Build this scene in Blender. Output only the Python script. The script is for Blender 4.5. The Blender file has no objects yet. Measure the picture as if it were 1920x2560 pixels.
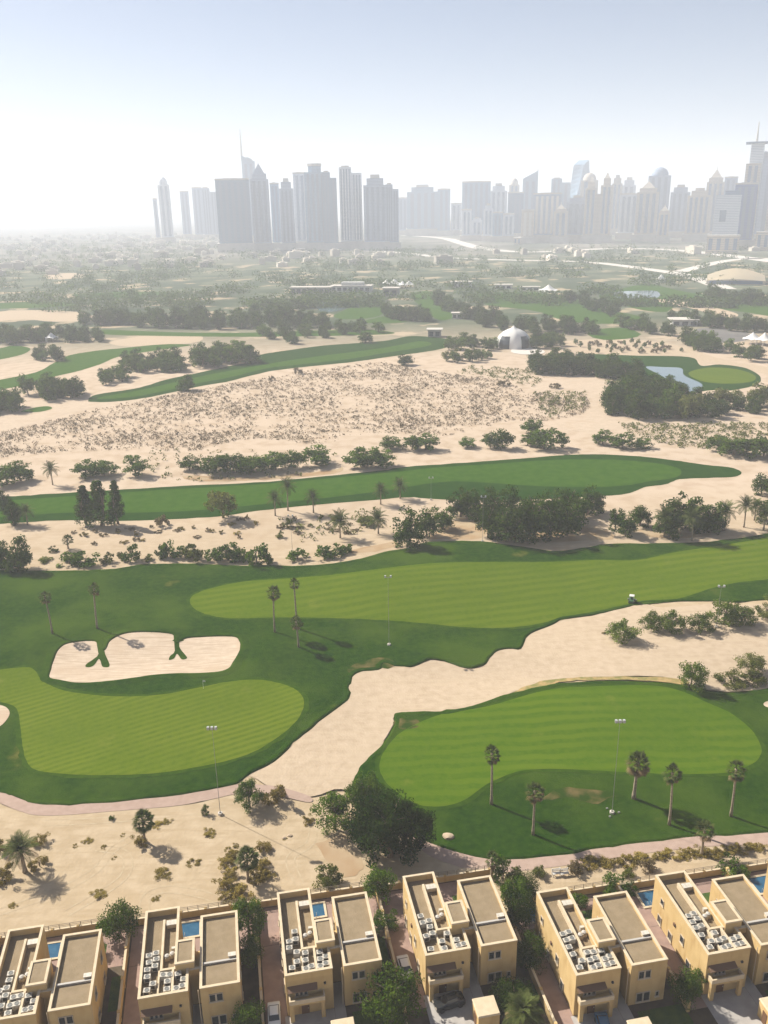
import bpy, bmesh, math, random
from mathutils import Vector, Matrix, noise
from mathutils.geometry import delaunay_2d_cdt
random.seed(11)
sc = bpy.context.scene
C = sc.collection
R = math.radians
PI = math.pi

# ------------------------------------------------------------ camera
FPX, HCAM, YH, ROLL = 2146.0, 107.5, 517.0, R(1.0)
PITCH = math.atan((1280 - YH) / FPX)
_F = Vector((0, math.cos(PITCH), -math.sin(PITCH)))
_U = Vector((0, math.sin(PITCH), math.cos(PITCH)))
_R = Vector((1, 0, 0))
_c, _s = math.cos(ROLL), math.sin(ROLL)
IX, IY = _R * _c - _U * _s, _R * _s + _U * _c
cam = bpy.data.cameras.new('camera')
camo = bpy.data.objects.new('camera', cam)
C.objects.link(camo)
camo.matrix_world = Matrix((
    (IX.x, IY.x, -_F.x, 0), (IX.y, IY.y, -_F.y, 0), (IX.z, IY.z, -_F.z, HCAM), (0, 0, 0, 1)))
cam.sensor_fit = 'VERTICAL'
cam.sensor_height = 36.0
cam.lens = 36.0 * FPX / 2560
cam.clip_start, cam.clip_end = 0.5, 60000
sc.camera = camo

# ------------------------------------------------------------ sky, sun, exposure
SUN_EL, SUN_AZ = R(40), R(-56)          # azimuth measured from +Y, negative = towards -X
w = bpy.data.worlds.new('World')
sc.world = w
w.use_nodes = True
nt = w.node_tree
sky = nt.nodes.new('ShaderNodeTexSky')
sky.sky_type = 'NISHITA'
sky.sun_disc = False
sky.sun_elevation = SUN_EL
sky.sun_rotation = SUN_AZ
sky.air_density, sky.dust_density, sky.ozone_density = .66, .9, 1.8
sky.altitude = 0
bg = nt.nodes['Background']
bg.inputs['Strength'].default_value = 0.05
nt.links.new(sky.outputs[0], bg.inputs[0])
sl = bpy.data.lights.new('sun', 'SUN')
sl.energy = 5.0
sl.angle = R(0.6)
sl.color = (1.0, 0.935, 0.82)
so = bpy.data.objects.new('sun', sl)
C.objects.link(so)
sdir = Vector((math.sin(SUN_AZ) * math.cos(SUN_EL), math.cos(SUN_AZ) * math.cos(SUN_EL), math.sin(SUN_EL)))
so.rotation_euler = sdir.to_track_quat('Z', 'Y').to_euler()
so.location = (0, 0, 600)
sc.view_settings.view_transform = 'Standard'
sc.view_settings.look = 'None'
sc.view_settings.exposure = 1.1
sc.view_settings.gamma = 1.0
sc.view_settings.use_curve_mapping = False
sc.cycles.max_bounces = 6
sc.cycles.diffuse_bounces = 3
sc.cycles.glossy_bounces = 2
sc.cycles.transmission_bounces = 3
sc.cycles.volume_bounces = 6
sc.cycles.transparent_max_bounces = 4
sc.cycles.use_denoising = True

# ------------------------------------------------------------ helpers
def ray(x, y):
    return _F + IX * ((x - 960) / FPX) + IY * (-(y - 1280) / FPX)
def P(x, y, z=0.0):                       # photo pixel -> point on the level z
    d = ray(x, y)
    t = (z - HCAM) / d.z
    return Vector((d.x * t, d.y * t, z))
ZM = {'A': (0, 1380, .5786), 'B': (960, 1380, .5786), 'C': (0, 1080, .5786), 'D': (960, 1000, .5786),
      'E': (0, 680, .5786), 'F': (960, 600, .5786), 'G': (300, 300, .4581), 'H': (960, 280, .5786),
      'p1': (0, 2150, .434), 'p2': (660, 2150, .3978), 'p3': (1260, 2150, .3978),
      'p4': (0, 1850, .434), 'p5': (600, 1850, .4219), 'p6': (1200, 1800, .434), 'S': (0, 0, 1.0)}
def px(k, x, y):
    a = ZM[k]
    return a[0] + x * a[2], a[1] + y * a[2]
def G(k, x, y, z=0.0):
    return P(*px(k, x, y), z)

MOUNDS = []
def hgt(x, y):
    d = math.hypot(x, y)
    k = max(0.0, min(1.0, (d - 125) / 40)) * max(0.0, min(1.0, (430 - d) / 150))
    h = 0.0
    if k > 0:
        h = .55 * math.sin(x * .061 + 1.3) * math.cos(y * .052 + .4) + .35 * math.sin(x * .034 - y * .071)
        h *= k
    for (mx, my, rx, ry, am) in MOUNDS:
        e = ((x - mx) / rx) ** 2 + ((y - my) / ry) ** 2
        if e < 6:
            h += am * math.exp(-e * 1.6)
    return h

def new(name, data=None, parent=None, loc=None, rz=None):
    o = bpy.data.objects.new(name, data)
    C.objects.link(o)
    if parent: o.parent = parent
    if loc is not None: o.location = loc
    if rz is not None: o.rotation_euler = (0, 0, rz)
    return o
def tag(o, label=None, cat=None, group=None, kind=None):
    if label: o['label'] = label
    if cat: o['category'] = cat
    if group: o['group'] = group
    if kind: o['kind'] = kind
    return o
def copy_tree(o, parent=None):
    c = o.copy()
    C.objects.link(c)
    c.parent = parent
    for ch in list(o.children):
        copy_tree(ch, c)
    return c

class MB:
    """collects boxes, prisms, tubes and builds ONE mesh"""
    def __init__(s): s.v, s.f = [], []
    def box(s, x0, x1, y0, y1, z0, z1, M=None):
        n = len(s.v)
        vs = [(x0, y0, z0), (x1, y0, z0), (x1, y1, z0), (x0, y1, z0), (x0, y0, z1), (x1, y0, z1), (x1, y1, z1), (x0, y1, z1)]
        if M: vs = [tuple(M @ Vector(q)) for q in vs]
        s.v += vs
        s.f += [tuple(n + i for i in q) for q in ((3, 2, 1, 0), (4, 5, 6, 7), (0, 1, 5, 4), (1, 2, 6, 5), (2, 3, 7, 6), (3, 0, 4, 7))]
        return s
    def prism(s, pts, z0, z1, top=None):
        n, k = len(s.v), len(pts)
        tp = top or pts
        s.v += [(p[0], p[1], z0) for p in pts] + [(p[0], p[1], (z1[i] if isinstance(z1, (list, tuple)) else z1)) for i, p in enumerate(tp)]
        s.f += [tuple(n + k - 1 - i for i in range(k)), tuple(n + k + i for i in range(k))]
        s.f += [(n + i, n + (i + 1) % k, n + k + (i + 1) % k, n + k + i) for i in range(k)]
        return s
    def tube(s, pts, rads, seg=7, cap=True):
        n0 = len(s.v)
        pts = [Vector(p) for p in pts]
        for i, p in enumerate(pts):
            d = (pts[min(i + 1, len(pts) - 1)] - pts[max(i - 1, 0)]).normalized()
            a = d.cross(Vector((0, 1, 0)) if abs(d.y) < .9 else Vector((1, 0, 0))).normalized()
            b = d.cross(a)
            for j in range(seg):
                t = 2 * PI * j / seg
                s.v.append(tuple(p + (a * math.cos(t) + b * math.sin(t)) * rads[i]))
        for i in range(len(pts) - 1):
            for j in range(seg):
                q, r_ = n0 + i * seg, n0 + (i + 1) * seg
                s.f.append((q + j, q + (j + 1) % seg, r_ + (j + 1) % seg, r_ + j))
        if cap:
            s.f.append(tuple(n0 + j for j in range(seg - 1, -1, -1)))
            m = n0 + (len(pts) - 1) * seg
            s.f.append(tuple(m + j for j in range(seg)))
        return s
    def lathe(s, prof, seg=20, c=(0, 0)):
        n0 = len(s.v)
        for (r, z) in prof:
            for j in range(seg):
                t = 2 * PI * j / seg
                s.v.append((c[0] + r * math.cos(t), c[1] + r * math.sin(t), z))
        for i in range(len(prof) - 1):
            for j in range(seg):
                q, r_ = n0 + i * seg, n0 + (i + 1) * seg
                s.f.append((q + j, q + (j + 1) % seg, r_ + (j + 1) % seg, r_ + j))
        return s
    def quad(s, a, b, c, d):
        n = len(s.v)
        s.v += [tuple(a), tuple(b), tuple(c), tuple(d)]
        s.f.append((n, n + 1, n + 2, n + 3))
        return s
    def tri(s, a, b, c):
        n = len(s.v)
        s.v += [tuple(a), tuple(b), tuple(c)]
        s.f.append((n, n + 1, n + 2))
        return s
    def mesh(s, name, mat, smooth=False):
        me = bpy.data.meshes.new(name)
        me.from_pydata(s.v, [], s.f)
        if mat: me.materials.append(mat)
        if smooth: me.polygons.foreach_set('use_smooth', [True] * len(me.polygons))
        me.update()
        return me
    def build(s, name, mat, parent=None, smooth=False, loc=None, rz=None):
        return new(name, s.mesh(name, mat, smooth), parent, loc, rz)

# ------------------------------------------------------------ materials
def mat(name, col, rough=.9, spec=.2, col2=None, scale=1.0, detail=4.0, bump=0.0, bscale=None, stretch=None, rnd=0.0,
        lo=.35, hi=.65, metal=0.0, world=False, extra=None, rotz=0.0):
    m = bpy.data.materials.new(name)
    m.use_nodes = True
    t = m.node_tree
    b = t.nodes['Principled BSDF']
    b.inputs['Roughness'].default_value = rough
    b.inputs['Specular IOR Level'].default_value = spec
    b.inputs['Metallic'].default_value = metal
    b.inputs['Base Color'].default_value = (*col, 1)
    if world:
        ge = t.nodes.new('ShaderNodeNewGeometry'); vec = ge.outputs['Position']
    else:
        tc = t.nodes.new('ShaderNodeTexCoord'); vec = tc.outputs['Object']
    if stretch or rotz:
        mp = t.nodes.new('ShaderNodeMapping')
        mp.inputs['Scale'].default_value = stretch or (1, 1, 1)
        mp.inputs['Rotation'].default_value = (0, 0, rotz)
        t.links.new(vec, mp.inputs[0]); vec = mp.outputs[0]
    out = None
    if col2:
        n = t.nodes.new('ShaderNodeTexNoise')
        n.inputs['Scale'].default_value = scale
        n.inputs['Detail'].default_value = detail
        t.links.new(vec, n.inputs['Vector'])
        r = t.nodes.new('ShaderNodeValToRGB')
        r.color_ramp.elements[0].position, r.color_ramp.elements[1].position = lo, hi
        r.color_ramp.elements[0].color = (*col, 1)
        r.color_ramp.elements[1].color = (*col2, 1)
        t.links.new(n.outputs['Fac'], r.inputs[0])
        out = r.outputs[0]
    if extra:
        out = extra(t, vec, out)
    if rnd:
        oi = t.nodes.new('ShaderNodeObjectInfo')
        mr = t.nodes.new('ShaderNodeMapRange')
        mr.inputs['To Min'].default_value = 1 - rnd; mr.inputs['To Max'].default_value = 1 + rnd
        t.links.new(oi.outputs['Random'], mr.inputs['Value'])
        hs = t.nodes.new('ShaderNodeHueSaturation')
        if out: t.links.new(out, hs.inputs['Color'])
        else: hs.inputs['Color'].default_value = (*col, 1)
        t.links.new(mr.outputs[0], hs.inputs['Value'])
        out = hs.outputs[0]
    if out: t.links.new(out, b.inputs['Base Color'])
    if bump:
        n2 = t.nodes.new('ShaderNodeTexNoise')
        n2.inputs['Scale'].default_value = bscale or scale * 4
        n2.inputs['Detail'].default_value = 5
        t.links.new(vec, n2.inputs['Vector'])
        bp = t.nodes.new('ShaderNodeBump')
        bp.inputs['Strength'].default_value = min(1.0, bump)
        bp.inputs['Distance'].default_value = .25
        t.links.new(n2.outputs['Fac'], bp.inputs['Height'])
        t.links.new(bp.outputs[0], b.inputs['Normal'])
    return m

def mixnode(t, fac, a, b, blend='MIX'):
    mx = t.nodes.new('ShaderNodeMix')
    mx.data_type = 'RGBA'; mx.blend_type = blend
    for sock, v in ((mx.inputs[0], fac), (mx.inputs[6], a), (mx.inputs[7], b)):
        if isinstance(v, bpy.types.NodeSocket): t.links.new(v, sock)
        elif isinstance(v, (int, float)): sock.default_value = v
        else: sock.default_value = (*v, 1)
    return mx.outputs[2]
def noisefac(t, vec, scale, lo, hi, detail=4, sx=None, rot=0, rough=.5):
    if sx or rot:
        mp = t.nodes.new('ShaderNodeMapping')
        mp.inputs['Scale'].default_value = sx or (1, 1, 1)
        mp.inputs['Rotation'].default_value = (0, 0, rot)
        t.links.new(vec, mp.inputs[0]); vec = mp.outputs[0]
    n = t.nodes.new('ShaderNodeTexNoise')
    n.inputs['Scale'].default_value = scale; n.inputs['Detail'].default_value = detail
    n.inputs['Roughness'].default_value = rough
    t.links.new(vec, n.inputs['Vector'])
    mr = t.nodes.new('ShaderNodeMapRange')
    mr.interpolation_type = 'SMOOTHSTEP'
    mr.inputs['From Min'].default_value, mr.inputs['From Max'].default_value = lo, hi
    t.links.new(n.outputs['Fac'], mr.inputs['Value'])
    return mr.outputs[0]
def stripes(angle, width, dist, light, amp=1.0):
    """mowing bands: grass cut in alternate directions"""
    def f(t, vec, out):
        mp = t.nodes.new('ShaderNodeMapping')
        mp.inputs['Rotation'].default_value = (0, 0, angle)
        t.links.new(vec, mp.inputs[0])
        wv = t.nodes.new('ShaderNodeTexWave')
        wv.wave_type = 'BANDS'; wv.bands_direction = 'Y'
        wv.inputs['Scale'].default_value = PI / (10 * width)
        wv.inputs['Distortion'].default_value = dist
        wv.inputs['Detail'].default_value = 3.0
        wv.inputs['Detail Scale'].default_value = .35
        wv.inputs['Detail Roughness'].default_value = .65
        t.links.new(mp.outputs[0], wv.inputs['Vector'])
        mr = t.nodes.new('ShaderNodeMapRange')
        mr.inputs['From Min'].default_value, mr.inputs['From Max'].default_value = .25, .75
        mr.inputs['To Max'].default_value = amp
        t.links.new(wv.outputs['Fac'], mr.inputs['Value'])
        patch = noisefac(t, vec, .045, .35, .68, 5)
        o2 = mixnode(t, mr.outputs[0], out, light)
        fac = t.nodes.new('ShaderNodeMath'); fac.operation = 'MULTIPLY'; fac.inputs[1].default_value = .85
        t.links.new(patch, fac.inputs[0])
        o3 = mixnode(t, fac.outputs[0], o2, out)
        dry = t.nodes.new('ShaderNodeMath'); dry.operation = 'MULTIPLY'; dry.inputs[1].default_value = .5
        t.links.new(noisefac(t, vec, .11, .60, .78, 6, rough=.6), dry.inputs[0])
        return mixnode(t, dry.outputs[0], o3, (.15, .155, .03))
    return f

SAND, SAND2 = (.345, .268, .175), (.405, .322, .222)
def ground_extra(t, vec, out):
    # rake and tyre streaks, then the scrubby, greener land further out, then the built-up plain
    st = noisefac(t, vec, .5, .45, .7, 3, sx=(.25, 1.6, 1), rot=.5)
    o = mixnode(t, st, out, (.335, .26, .168))
    blot = noisefac(t, vec, .035, .5, .75, 5)
    o = mixnode(t, blot, o, (.365, .275, .172))
    sp = t.nodes.new('ShaderNodeSeparateXYZ'); t.links.new(vec, sp.inputs[0])
    mid = t.nodes.new('ShaderNodeMapRange')
    mid.inputs['From Min'].default_value, mid.inputs['From Max'].default_value = 230, 330
    t.links.new(sp.outputs['Y'], mid.inputs['Value'])
    o = mixnode(t, mid.outputs[0], o, mixnode(t, noisefac(t, vec, .12, .4, .7, 6), (.44, .352, .268), (.37, .285, .205)))
    far = t.nodes.new('ShaderNodeMapRange')
    far.inputs['From Min'].default_value, far.inputs['From Max'].default_value = 640, 860
    t.links.new(sp.outputs['Y'], far.inputs['Value'])
    grn = mixnode(t, noisefac(t, vec, .012, .42, .58, 6), (.055, .075, .045), (.105, .12, .078))
    grn = mixnode(t, noisefac(t, vec, .02, .56, .64, 5), grn, (.34, .27, .185))
    o = mixnode(t, far.outputs[0], o, grn)
    far2 = t.nodes.new('ShaderNodeMapRange')
    far2.inputs['From Min'].default_value, far2.inputs['From Max'].default_value = 1750, 2300
    t.links.new(sp.outputs['Y'], far2.inputs['Value'])
    city = mixnode(t, noisefac(t, vec, .006, .4, .6, 7), (.19, .175, .15), (.085, .095, .075))
    return mixnode(t, far2.outputs[0], o, city)
M = {}
M['ground'] = mat('sand_ground', SAND, col2=SAND2, scale=.35, detail=8, bump=.35, bscale=1.4, world=True, spec=0.0, rough=1.0, extra=ground_extra)
def waste_extra(t, vec, out):
    st = noisefac(t, vec, .8, .42, .72, 3, sx=(.12, 1.5, 1), rot=-.35)
    return mixnode(t, st, out, (.405, .322, .23))
M['waste'] = mat('raked_sand', (0.357, 0.280, 0.198), col2=(0.421, 0.335, 0.245), scale=.5, detail=8, bump=.4, bscale=2.0, world=True, spec=0.0, rough=1.0, extra=waste_extra)
def rake_extra(t, vec, out):
    o = mixnode(t, noisefac(t, vec, .9, .4, .7, 4, sx=(.18, 2.2, 1), rot=.25), out, (.365, .29, .215))
    return mixnode(t, noisefac(t, vec, .12, .5, .75, 5), o, (.40, .31, .225))
M['bunker'] = mat('bunker_sand', (0.430, 0.344, 0.262), col2=(0.482, 0.391, 0.301), scale=.6, detail=6, bump=.3, bscale=2.5, world=True, extra=rake_extra, spec=0.0, rough=1.0)
def rough_extra(t, vec, out):
    o = mixnode(t, noisefac(t, vec, .03, .42, .66, 7, rough=.62), out, (.038, .070, .006))
    return mixnode(t, noisefac(t, vec, .055, .66, .76, 5), o, (.095, .095, .02))
M['rough'] = mat('rough_grass', (.009, .033, .0015), col2=(.021, .051, .003), scale=.7, detail=8, bump=.7, bscale=2.5, world=True, spec=0.0, rough=1.0, extra=rough_extra)
M['fairway1'] = mat('fairway_grass', (.056, .096, .003), col2=(.071, .109, .005), scale=.9, detail=7, bump=.3, bscale=3, world=True, spec=0.0, rough=1.0, extra=stripes(R(-14), 4.2,  4.5, (.086, .120, .007)))
M['fairway2'] = mat('fairway_grass_wide', (.046, .094, .003), col2=(.060, .106, .005), scale=.8, detail=7, bump=.3, bscale=3, world=True, spec=0.0, rough=1.0, extra=stripes(R(-2), 3.4,  6.0, (.074, .118, .006)))
M['green1'] = mat('green_grass', (.062, .100, .004), col2=(.078, .113, .006), scale=.9, detail=7, bump=.3, bscale=3, world=True, spec=0.0, rough=1.0, extra=stripes(R(-29), 1.9,  3.0, (.100, .132, .010)))
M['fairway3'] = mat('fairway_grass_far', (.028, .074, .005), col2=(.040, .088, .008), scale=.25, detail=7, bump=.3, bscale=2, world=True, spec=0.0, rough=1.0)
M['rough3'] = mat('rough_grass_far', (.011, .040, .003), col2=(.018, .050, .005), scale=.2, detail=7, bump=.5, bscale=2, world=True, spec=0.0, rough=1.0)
M['path'] = mat('pink_path', (0.310, 0.228, 0.185), col2=(0.353, 0.262, 0.215), scale=.8, detail=6, bump=.15, bscale=4, world=True, spec=0.0, rough=1.0)
M['road'] = mat('pale_road', (.50, .46, .42), col2=(.56, .52, .47), scale=.05, world=True)
M['asphalt'] = mat('asphalt', (.11, .105, .10), col2=(.15, .14, .13), scale=.05, world=True)
M['water'] = mat('pond_water', (.10, .15, .17), rough=.08, spec=.6, bump=.05, bscale=.6, world=True)

# ------------------------------------------------------------ the ground and what lies on it
def cr(pts, n=6, closed=True):
    out = []
    k = len(pts)
    rng = range(k) if closed else range(k - 1)
    for i in rng:
        p0, p1, p2, p3 = (pts[(i - 1) % k] if closed or i > 0 else pts[0]), pts[i], pts[(i + 1) % k], (pts[(i + 2) % k] if closed or i + 2 < k else pts[-1])
        for j in range(n):
            t = j / n
            out.append(tuple(.5 * (2 * p1[d] + (p2[d] - p0[d]) * t + (2 * p0[d] - 5 * p1[d] + 4 * p2[d] - p3[d]) * t * t + (3 * p1[d] - p0[d] - 3 * p2[d] + p3[d]) * t ** 3) for d in (0, 1)))
    if not closed: out.append(tuple(pts[-1]))
    return out
def inside(p, poly):
    x, y = p[0], p[1]
    c = False
    j = len(poly) - 1
    for i in range(len(poly)):
        xi, yi = poly[i][0], poly[i][1]
        xj, yj = poly[j][0], poly[j][1]
        if (yi > y) != (yj > y) and x < (xj - xi) * (y - yi) / (yj - yi) + xi: c = not c
        j = i
    return c
def wpoly(segs, n=6, ragged=0.0, closed=True):
    """segs: [(zoom key, [(x, y), ...]), ...] traced on the photograph -> smooth outline on the ground"""
    pts = []
    for k, l in segs:
        for (x, y) in l:
            q = G(k, x, y)
            pts.append((q.x, q.y))
    pts = cr(pts, n, closed)
    if ragged:
        pts = [(x + ragged * noise.noise((x * .35, y * .35, 3.1)) + .5 * ragged * noise.noise((x * 1.1, y * 1.1, 7.7)),
                y + ragged * noise.noise((x * .35, y * .35, 9.4)) + .5 * ragged * noise.noise((x * 1.1, y * 1.1, 1.2))) for x, y in pts]
    return pts
def sheet(name, poly, m, dz, cell=0, sink=0.0):
    pts = [Vector((x, y)) for x, y in poly]
    nb = len(pts)
    if cell:
        xs = [q[0] for q in poly]; ys = [q[1] for q in poly]
        x = math.floor(min(xs) / cell) * cell
        while x < max(xs):
            y = math.floor(min(ys) / cell) * cell
            while y < max(ys):
                if inside((x, y), poly): pts.append(Vector((x + .01, y + .013)))
                y += cell
            x += cell
    r = delaunay_2d_cdt(pts, [(i, (i + 1) % nb) for i in range(nb)], [], 1, 1e-4)
    me = bpy.data.meshes.new(name)
    me.from_pydata([(v.x, v.y, hgt(v.x, v.y) + dz) for v in r[0]], [], [tuple(q) for q in r[2]])
    me.materials.append(m)
    me.polygons.foreach_set('use_smooth', [True] * len(me.polygons))
    bm = bmesh.new(); bm.from_mesh(me)
    for fc in bm.faces:
        if fc.normal.z < 0: fc.normal_flip()
    bm.to_mesh(me); bm.free()
    me.update()
    o = new(name, me)
    o['kind'] = 'structure'
    return o
def ribbon(name, pts, wid, m, dz):
    """a path along world points"""
    pts = cr(pts, 8, False)
    l, r_ = [], []
    for i, p in enumerate(pts):
        a, b = pts[max(0, i - 1)], pts[min(len(pts) - 1, i + 1)]
        d = Vector((b[0] - a[0], b[1] - a[1])).normalized()
        ww = wid * (1 + .08 * noise.noise((p[0] * .1, p[1] * .1, 0)))
        l.append((p[0] - d.y * ww / 2, p[1] + d.x * ww / 2)); r_.append((p[0] + d.y * ww / 2, p[1] - d.x * ww / 2))
    b = MB()
    for i in range(len(pts) - 1):
        q = [r_[i], r_[i + 1], l[i + 1], l[i]]
        b.quad(*[(x, y, hgt(x, y) + dz) for x, y in q])
    o = b.build(name, m, smooth=True)
    o['kind'] = 'structure'
    return o
def pxpts(segs):
    return [tuple(G(k, x, y)[:2]) for k, l in segs for (x, y) in l]

# mounds that shape the course (hollows where the bunkers lie)
for (k, x, y, rx, ry, am) in (('A', 620, 470, 26, 10, -.8), ('A', 620, 330, 30, 8, .6), ('A', 1150, 450, 10, 12, 1.0), ('A', 120, 430, 8, 9, .6),
                              ('A', 600, 600, 32, 8, .4), ('B', 250, 440, 26, 9, .8), ('B', 700, 1010, 26, 8, .6), ('A', 1350, 640, 9, 14, .8),
                              ('B', 500, 540, 30, 9, -.5), ('A', 700, 1010, 40, 8, .5), ('B', 1350, 1020, 16, 8, .5)):
    q = G(k, x, y)
    MOUNDS.append((q.x, q.y, rx, ry, am))

def axis(fine0, fine1, step, far):
    l = []
    v = fine0
    while v <= fine1: l.append(v); v += step
    e = fine1; s_ = step
    while e < far: s_ *= 1.35; e += s_; l.append(min(e, far))
    e = fine0; s_ = step
    pre = []
    while e > -far: s_ *= 1.35; e -= s_; pre.append(max(e, -far))
    return pre[::-1] + l
XS, YS = axis(-180, 180, 4, 14000), axis(60, 420, 4, 14000)
ROUGH1 = wpoly([('A', [(-500, 860), (-60, 1020), (60, 1060), (150, 1092), (300, 1100), (560, 1085), (900, 1040), (1030, 1012), (1090, 960), (1200, 900), (1290, 810), (1400, 720), (1500, 640), (1515, 600), (1512, 560), (1550, 512), (1640, 502), (1660, 480)]),
    ('B', [(60, 490), (130, 487), (200, 465), (260, 468), (300, 485), (360, 495), (430, 487), (460, 455), (490, 430), (540, 420), (590, 418), (615, 370), (650, 340), (720, 310), (780, 282), (900, 264), (1060, 228), (1120, 216), (1250, 212), (1400, 215), (1560, 222), (1780, 205), (2300, 175)]),
    ('D', [(2300, 470), (1780, 560), (1659, 575), (1400, 610), (1180, 620), (960, 625), (880, 640), (750, 655), (640, 645), (500, 625), (380, 612), (200, 612), (100, 640), (0, 658)]),
    ('C', [(1560, 550), (1440, 570), (1290, 578), (1180, 572), (1000, 570), (850, 563), (700, 565), (600, 572), (500, 590), (330, 600), (90, 600), (-60, 600), (-500, 620)])], 4, .5)
sheet('rough', ROUGH1, M['rough'], .05, 3)
FIRSTCUT = []
def grow(poly, d, rag):
    ar = sum(poly[i - 1][0] * poly[i][1] - poly[i][0] * poly[i - 1][1] for i in range(len(poly)))
    sg = -1 if ar > 0 else 1
    res = []
    for i, p in enumerate(poly):
        a, c = poly[i - 1], poly[(i + 1) % len(poly)]
        v = Vector((c[0] - a[0], c[1] - a[1])).normalized()
        k = d + rag * noise.noise((p[0] * .4, p[1] * .4, 6.0))
        res.append((p[0] - v.y * sg * k, p[1] + v.x * sg * k))
    return res
FAIR1 = wpoly([('A', [(820, 210), (850, 175), (960, 140), (1100, 120), (1400, 108)]), ('D', [(0, 738), (200, 715), (450, 705), (700, 700), (900, 690), (1100, 690), (1250, 660), (1500, 620), (1659, 592), (1760, 575), (2250, 488)]),
    ('B', [(2250, 85), (1760, 115), (1659, 125), (1520, 140), (1400, 165), (1280, 200), (1150, 213), (1040, 222), (900, 252), (780, 272), (680, 303), (560, 322), (400, 325), (200, 310), (0, 297)]),
    ('A', [(1400, 288), (1200, 285), (1000, 290), (900, 275), (840, 245)])], 5, .25)
sheet('fairway', FAIR1, M['fairway1'], .13, 3)
GREEN1 = wpoly([('A', [(-260, 530), (-60, 515), (100, 500), (150, 510), (190, 560), (300, 605), (500, 630), (700, 625), (880, 590), (1000, 565), (1120, 557), (1240, 580), (1305, 630), (1310, 690), (1260, 760), (1150, 840), (1050, 890), (900, 930), (700, 965), (480, 975), (270, 965), (150, 940), (110, 890), (95, 820), (85, 740), (78, 690), (50, 655), (-60, 638), (-260, 650)])], 6, .12)
sheet('green', GREEN1, M['green1'], .13, 3)
BUNK1 = wpoly([('A', [(215, 530), (235, 465), (262, 420), (310, 400), (410, 393), (430, 420), (455, 425), (480, 390), (540, 365), (640, 358), (745, 365), (760, 398), (790, 385), (840, 375), (1000, 370), (1035, 390), (1035, 430), (1010, 475), (980, 510), (900, 525), (700, 530), (560, 550), (440, 565), (330, 565), (260, 552), (225, 545)])], 5, .12)
sheet('bunker', BUNK1, M['bunker'], .14, 3)
for fg in ([(418, 388), (440, 388), (455, 440), (472, 480), (466, 493), (440, 490), (432, 462), (420, 464), (400, 490), (370, 494), (373, 480), (405, 460), (425, 440)],
           [(752, 360), (775, 366), (775, 410), (800, 440), (808, 455), (785, 460), (765, 437), (750, 456), (730, 462), (735, 445), (755, 425)]):
    sheet('bunker_grass_tongue', wpoly([('A', fg)], 4, .15), M['rough'], .22, 2)
sheet('bunker', wpoly([('A', [(-50, 650), (0, 655), (30, 668), (40, 692), (20, 725), (-10, 748), (-50, 755)])], 5), M['bunker'], .15, 3)

WASTE = wpoly([('A', [(1640, 495), (1550, 508), (1508, 560), (1510, 600), (1490, 650), (1380, 740), (1280, 825), (1190, 912), (1080, 972), (1060, 1010)]), ('p5', [(60, 230), (200, 300), (320, 345), (440, 340), (560, 300), (660, 300), (670, 250), (700, 190), (760, 110), (850, 20)]),
    ('B', [(0, 815), (40, 745), (45, 705), (150, 690), (270, 690), (400, 665), (500, 630), (600, 590), (700, 560), (900, 550), (1200, 550), (1300, 575), (1400, 600), (1520, 605), (1600, 595), (1780, 570), (2300, 510), (2300, 195), (1780, 230), (1560, 235), (1400, 230), (1210, 238), (1130, 220), (1060, 228), (900, 268), (780, 286), (720, 314), (650, 344), (615, 374), (592, 424), (540, 424), (490, 436), (460, 462), (430, 492), (360, 500), (260, 474), (200, 470), (130, 492), (60, 495)])], 3, .2)
sheet('waste_bunker', WASTE, M['waste'], .03, 3)

ROUGH2 = wpoly([('B', [(42, 708), (60, 690), (150, 686), (270, 685), (400, 660), (500, 625), (600, 602), (700, 580), (800, 573), (1000, 570), (1200, 578), (1300, 585), (1400, 605), (1500, 610), (1580, 600), (1659, 585), (1780, 570), (2300, 510)]),
    ('p6', [(2500, 560), (1780, 640), (1659, 645), (1450, 660), (1250, 667), (1050, 692), (800, 722), (640, 747), (550, 767), (300, 797), (80, 807)]), ('p5', [(1500, 705), (1400, 695), (1300, 670), (1200, 640), (1120, 610), (1000, 570), (880, 500), (780, 420), (690, 330), (668, 270), (700, 190), (760, 110), (850, 20)]), ('B', [(10, 810), (42, 750)])], 5, .3)
sheet('rough', ROUGH2, M['rough'], .07, 3)
b = MB()
for y in YS:
    for x in XS: b.v.append((x, y, hgt(x, y) - (.35 if 60 < y < 340 and -200 < x < 200 and (inside((x, y), ROUGH1) or inside((x, y), ROUGH2) or inside((x, y), WASTE)) else 0)))
nx = len(XS)
for j in range(len(YS) - 1):
    for i in range(nx - 1):
        q = j * nx + i
        b.f.append((q, q + 1, q + nx + 1, q + nx))
tag(b.build('ground', M['ground'], smooth=True), kind='structure')

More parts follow.
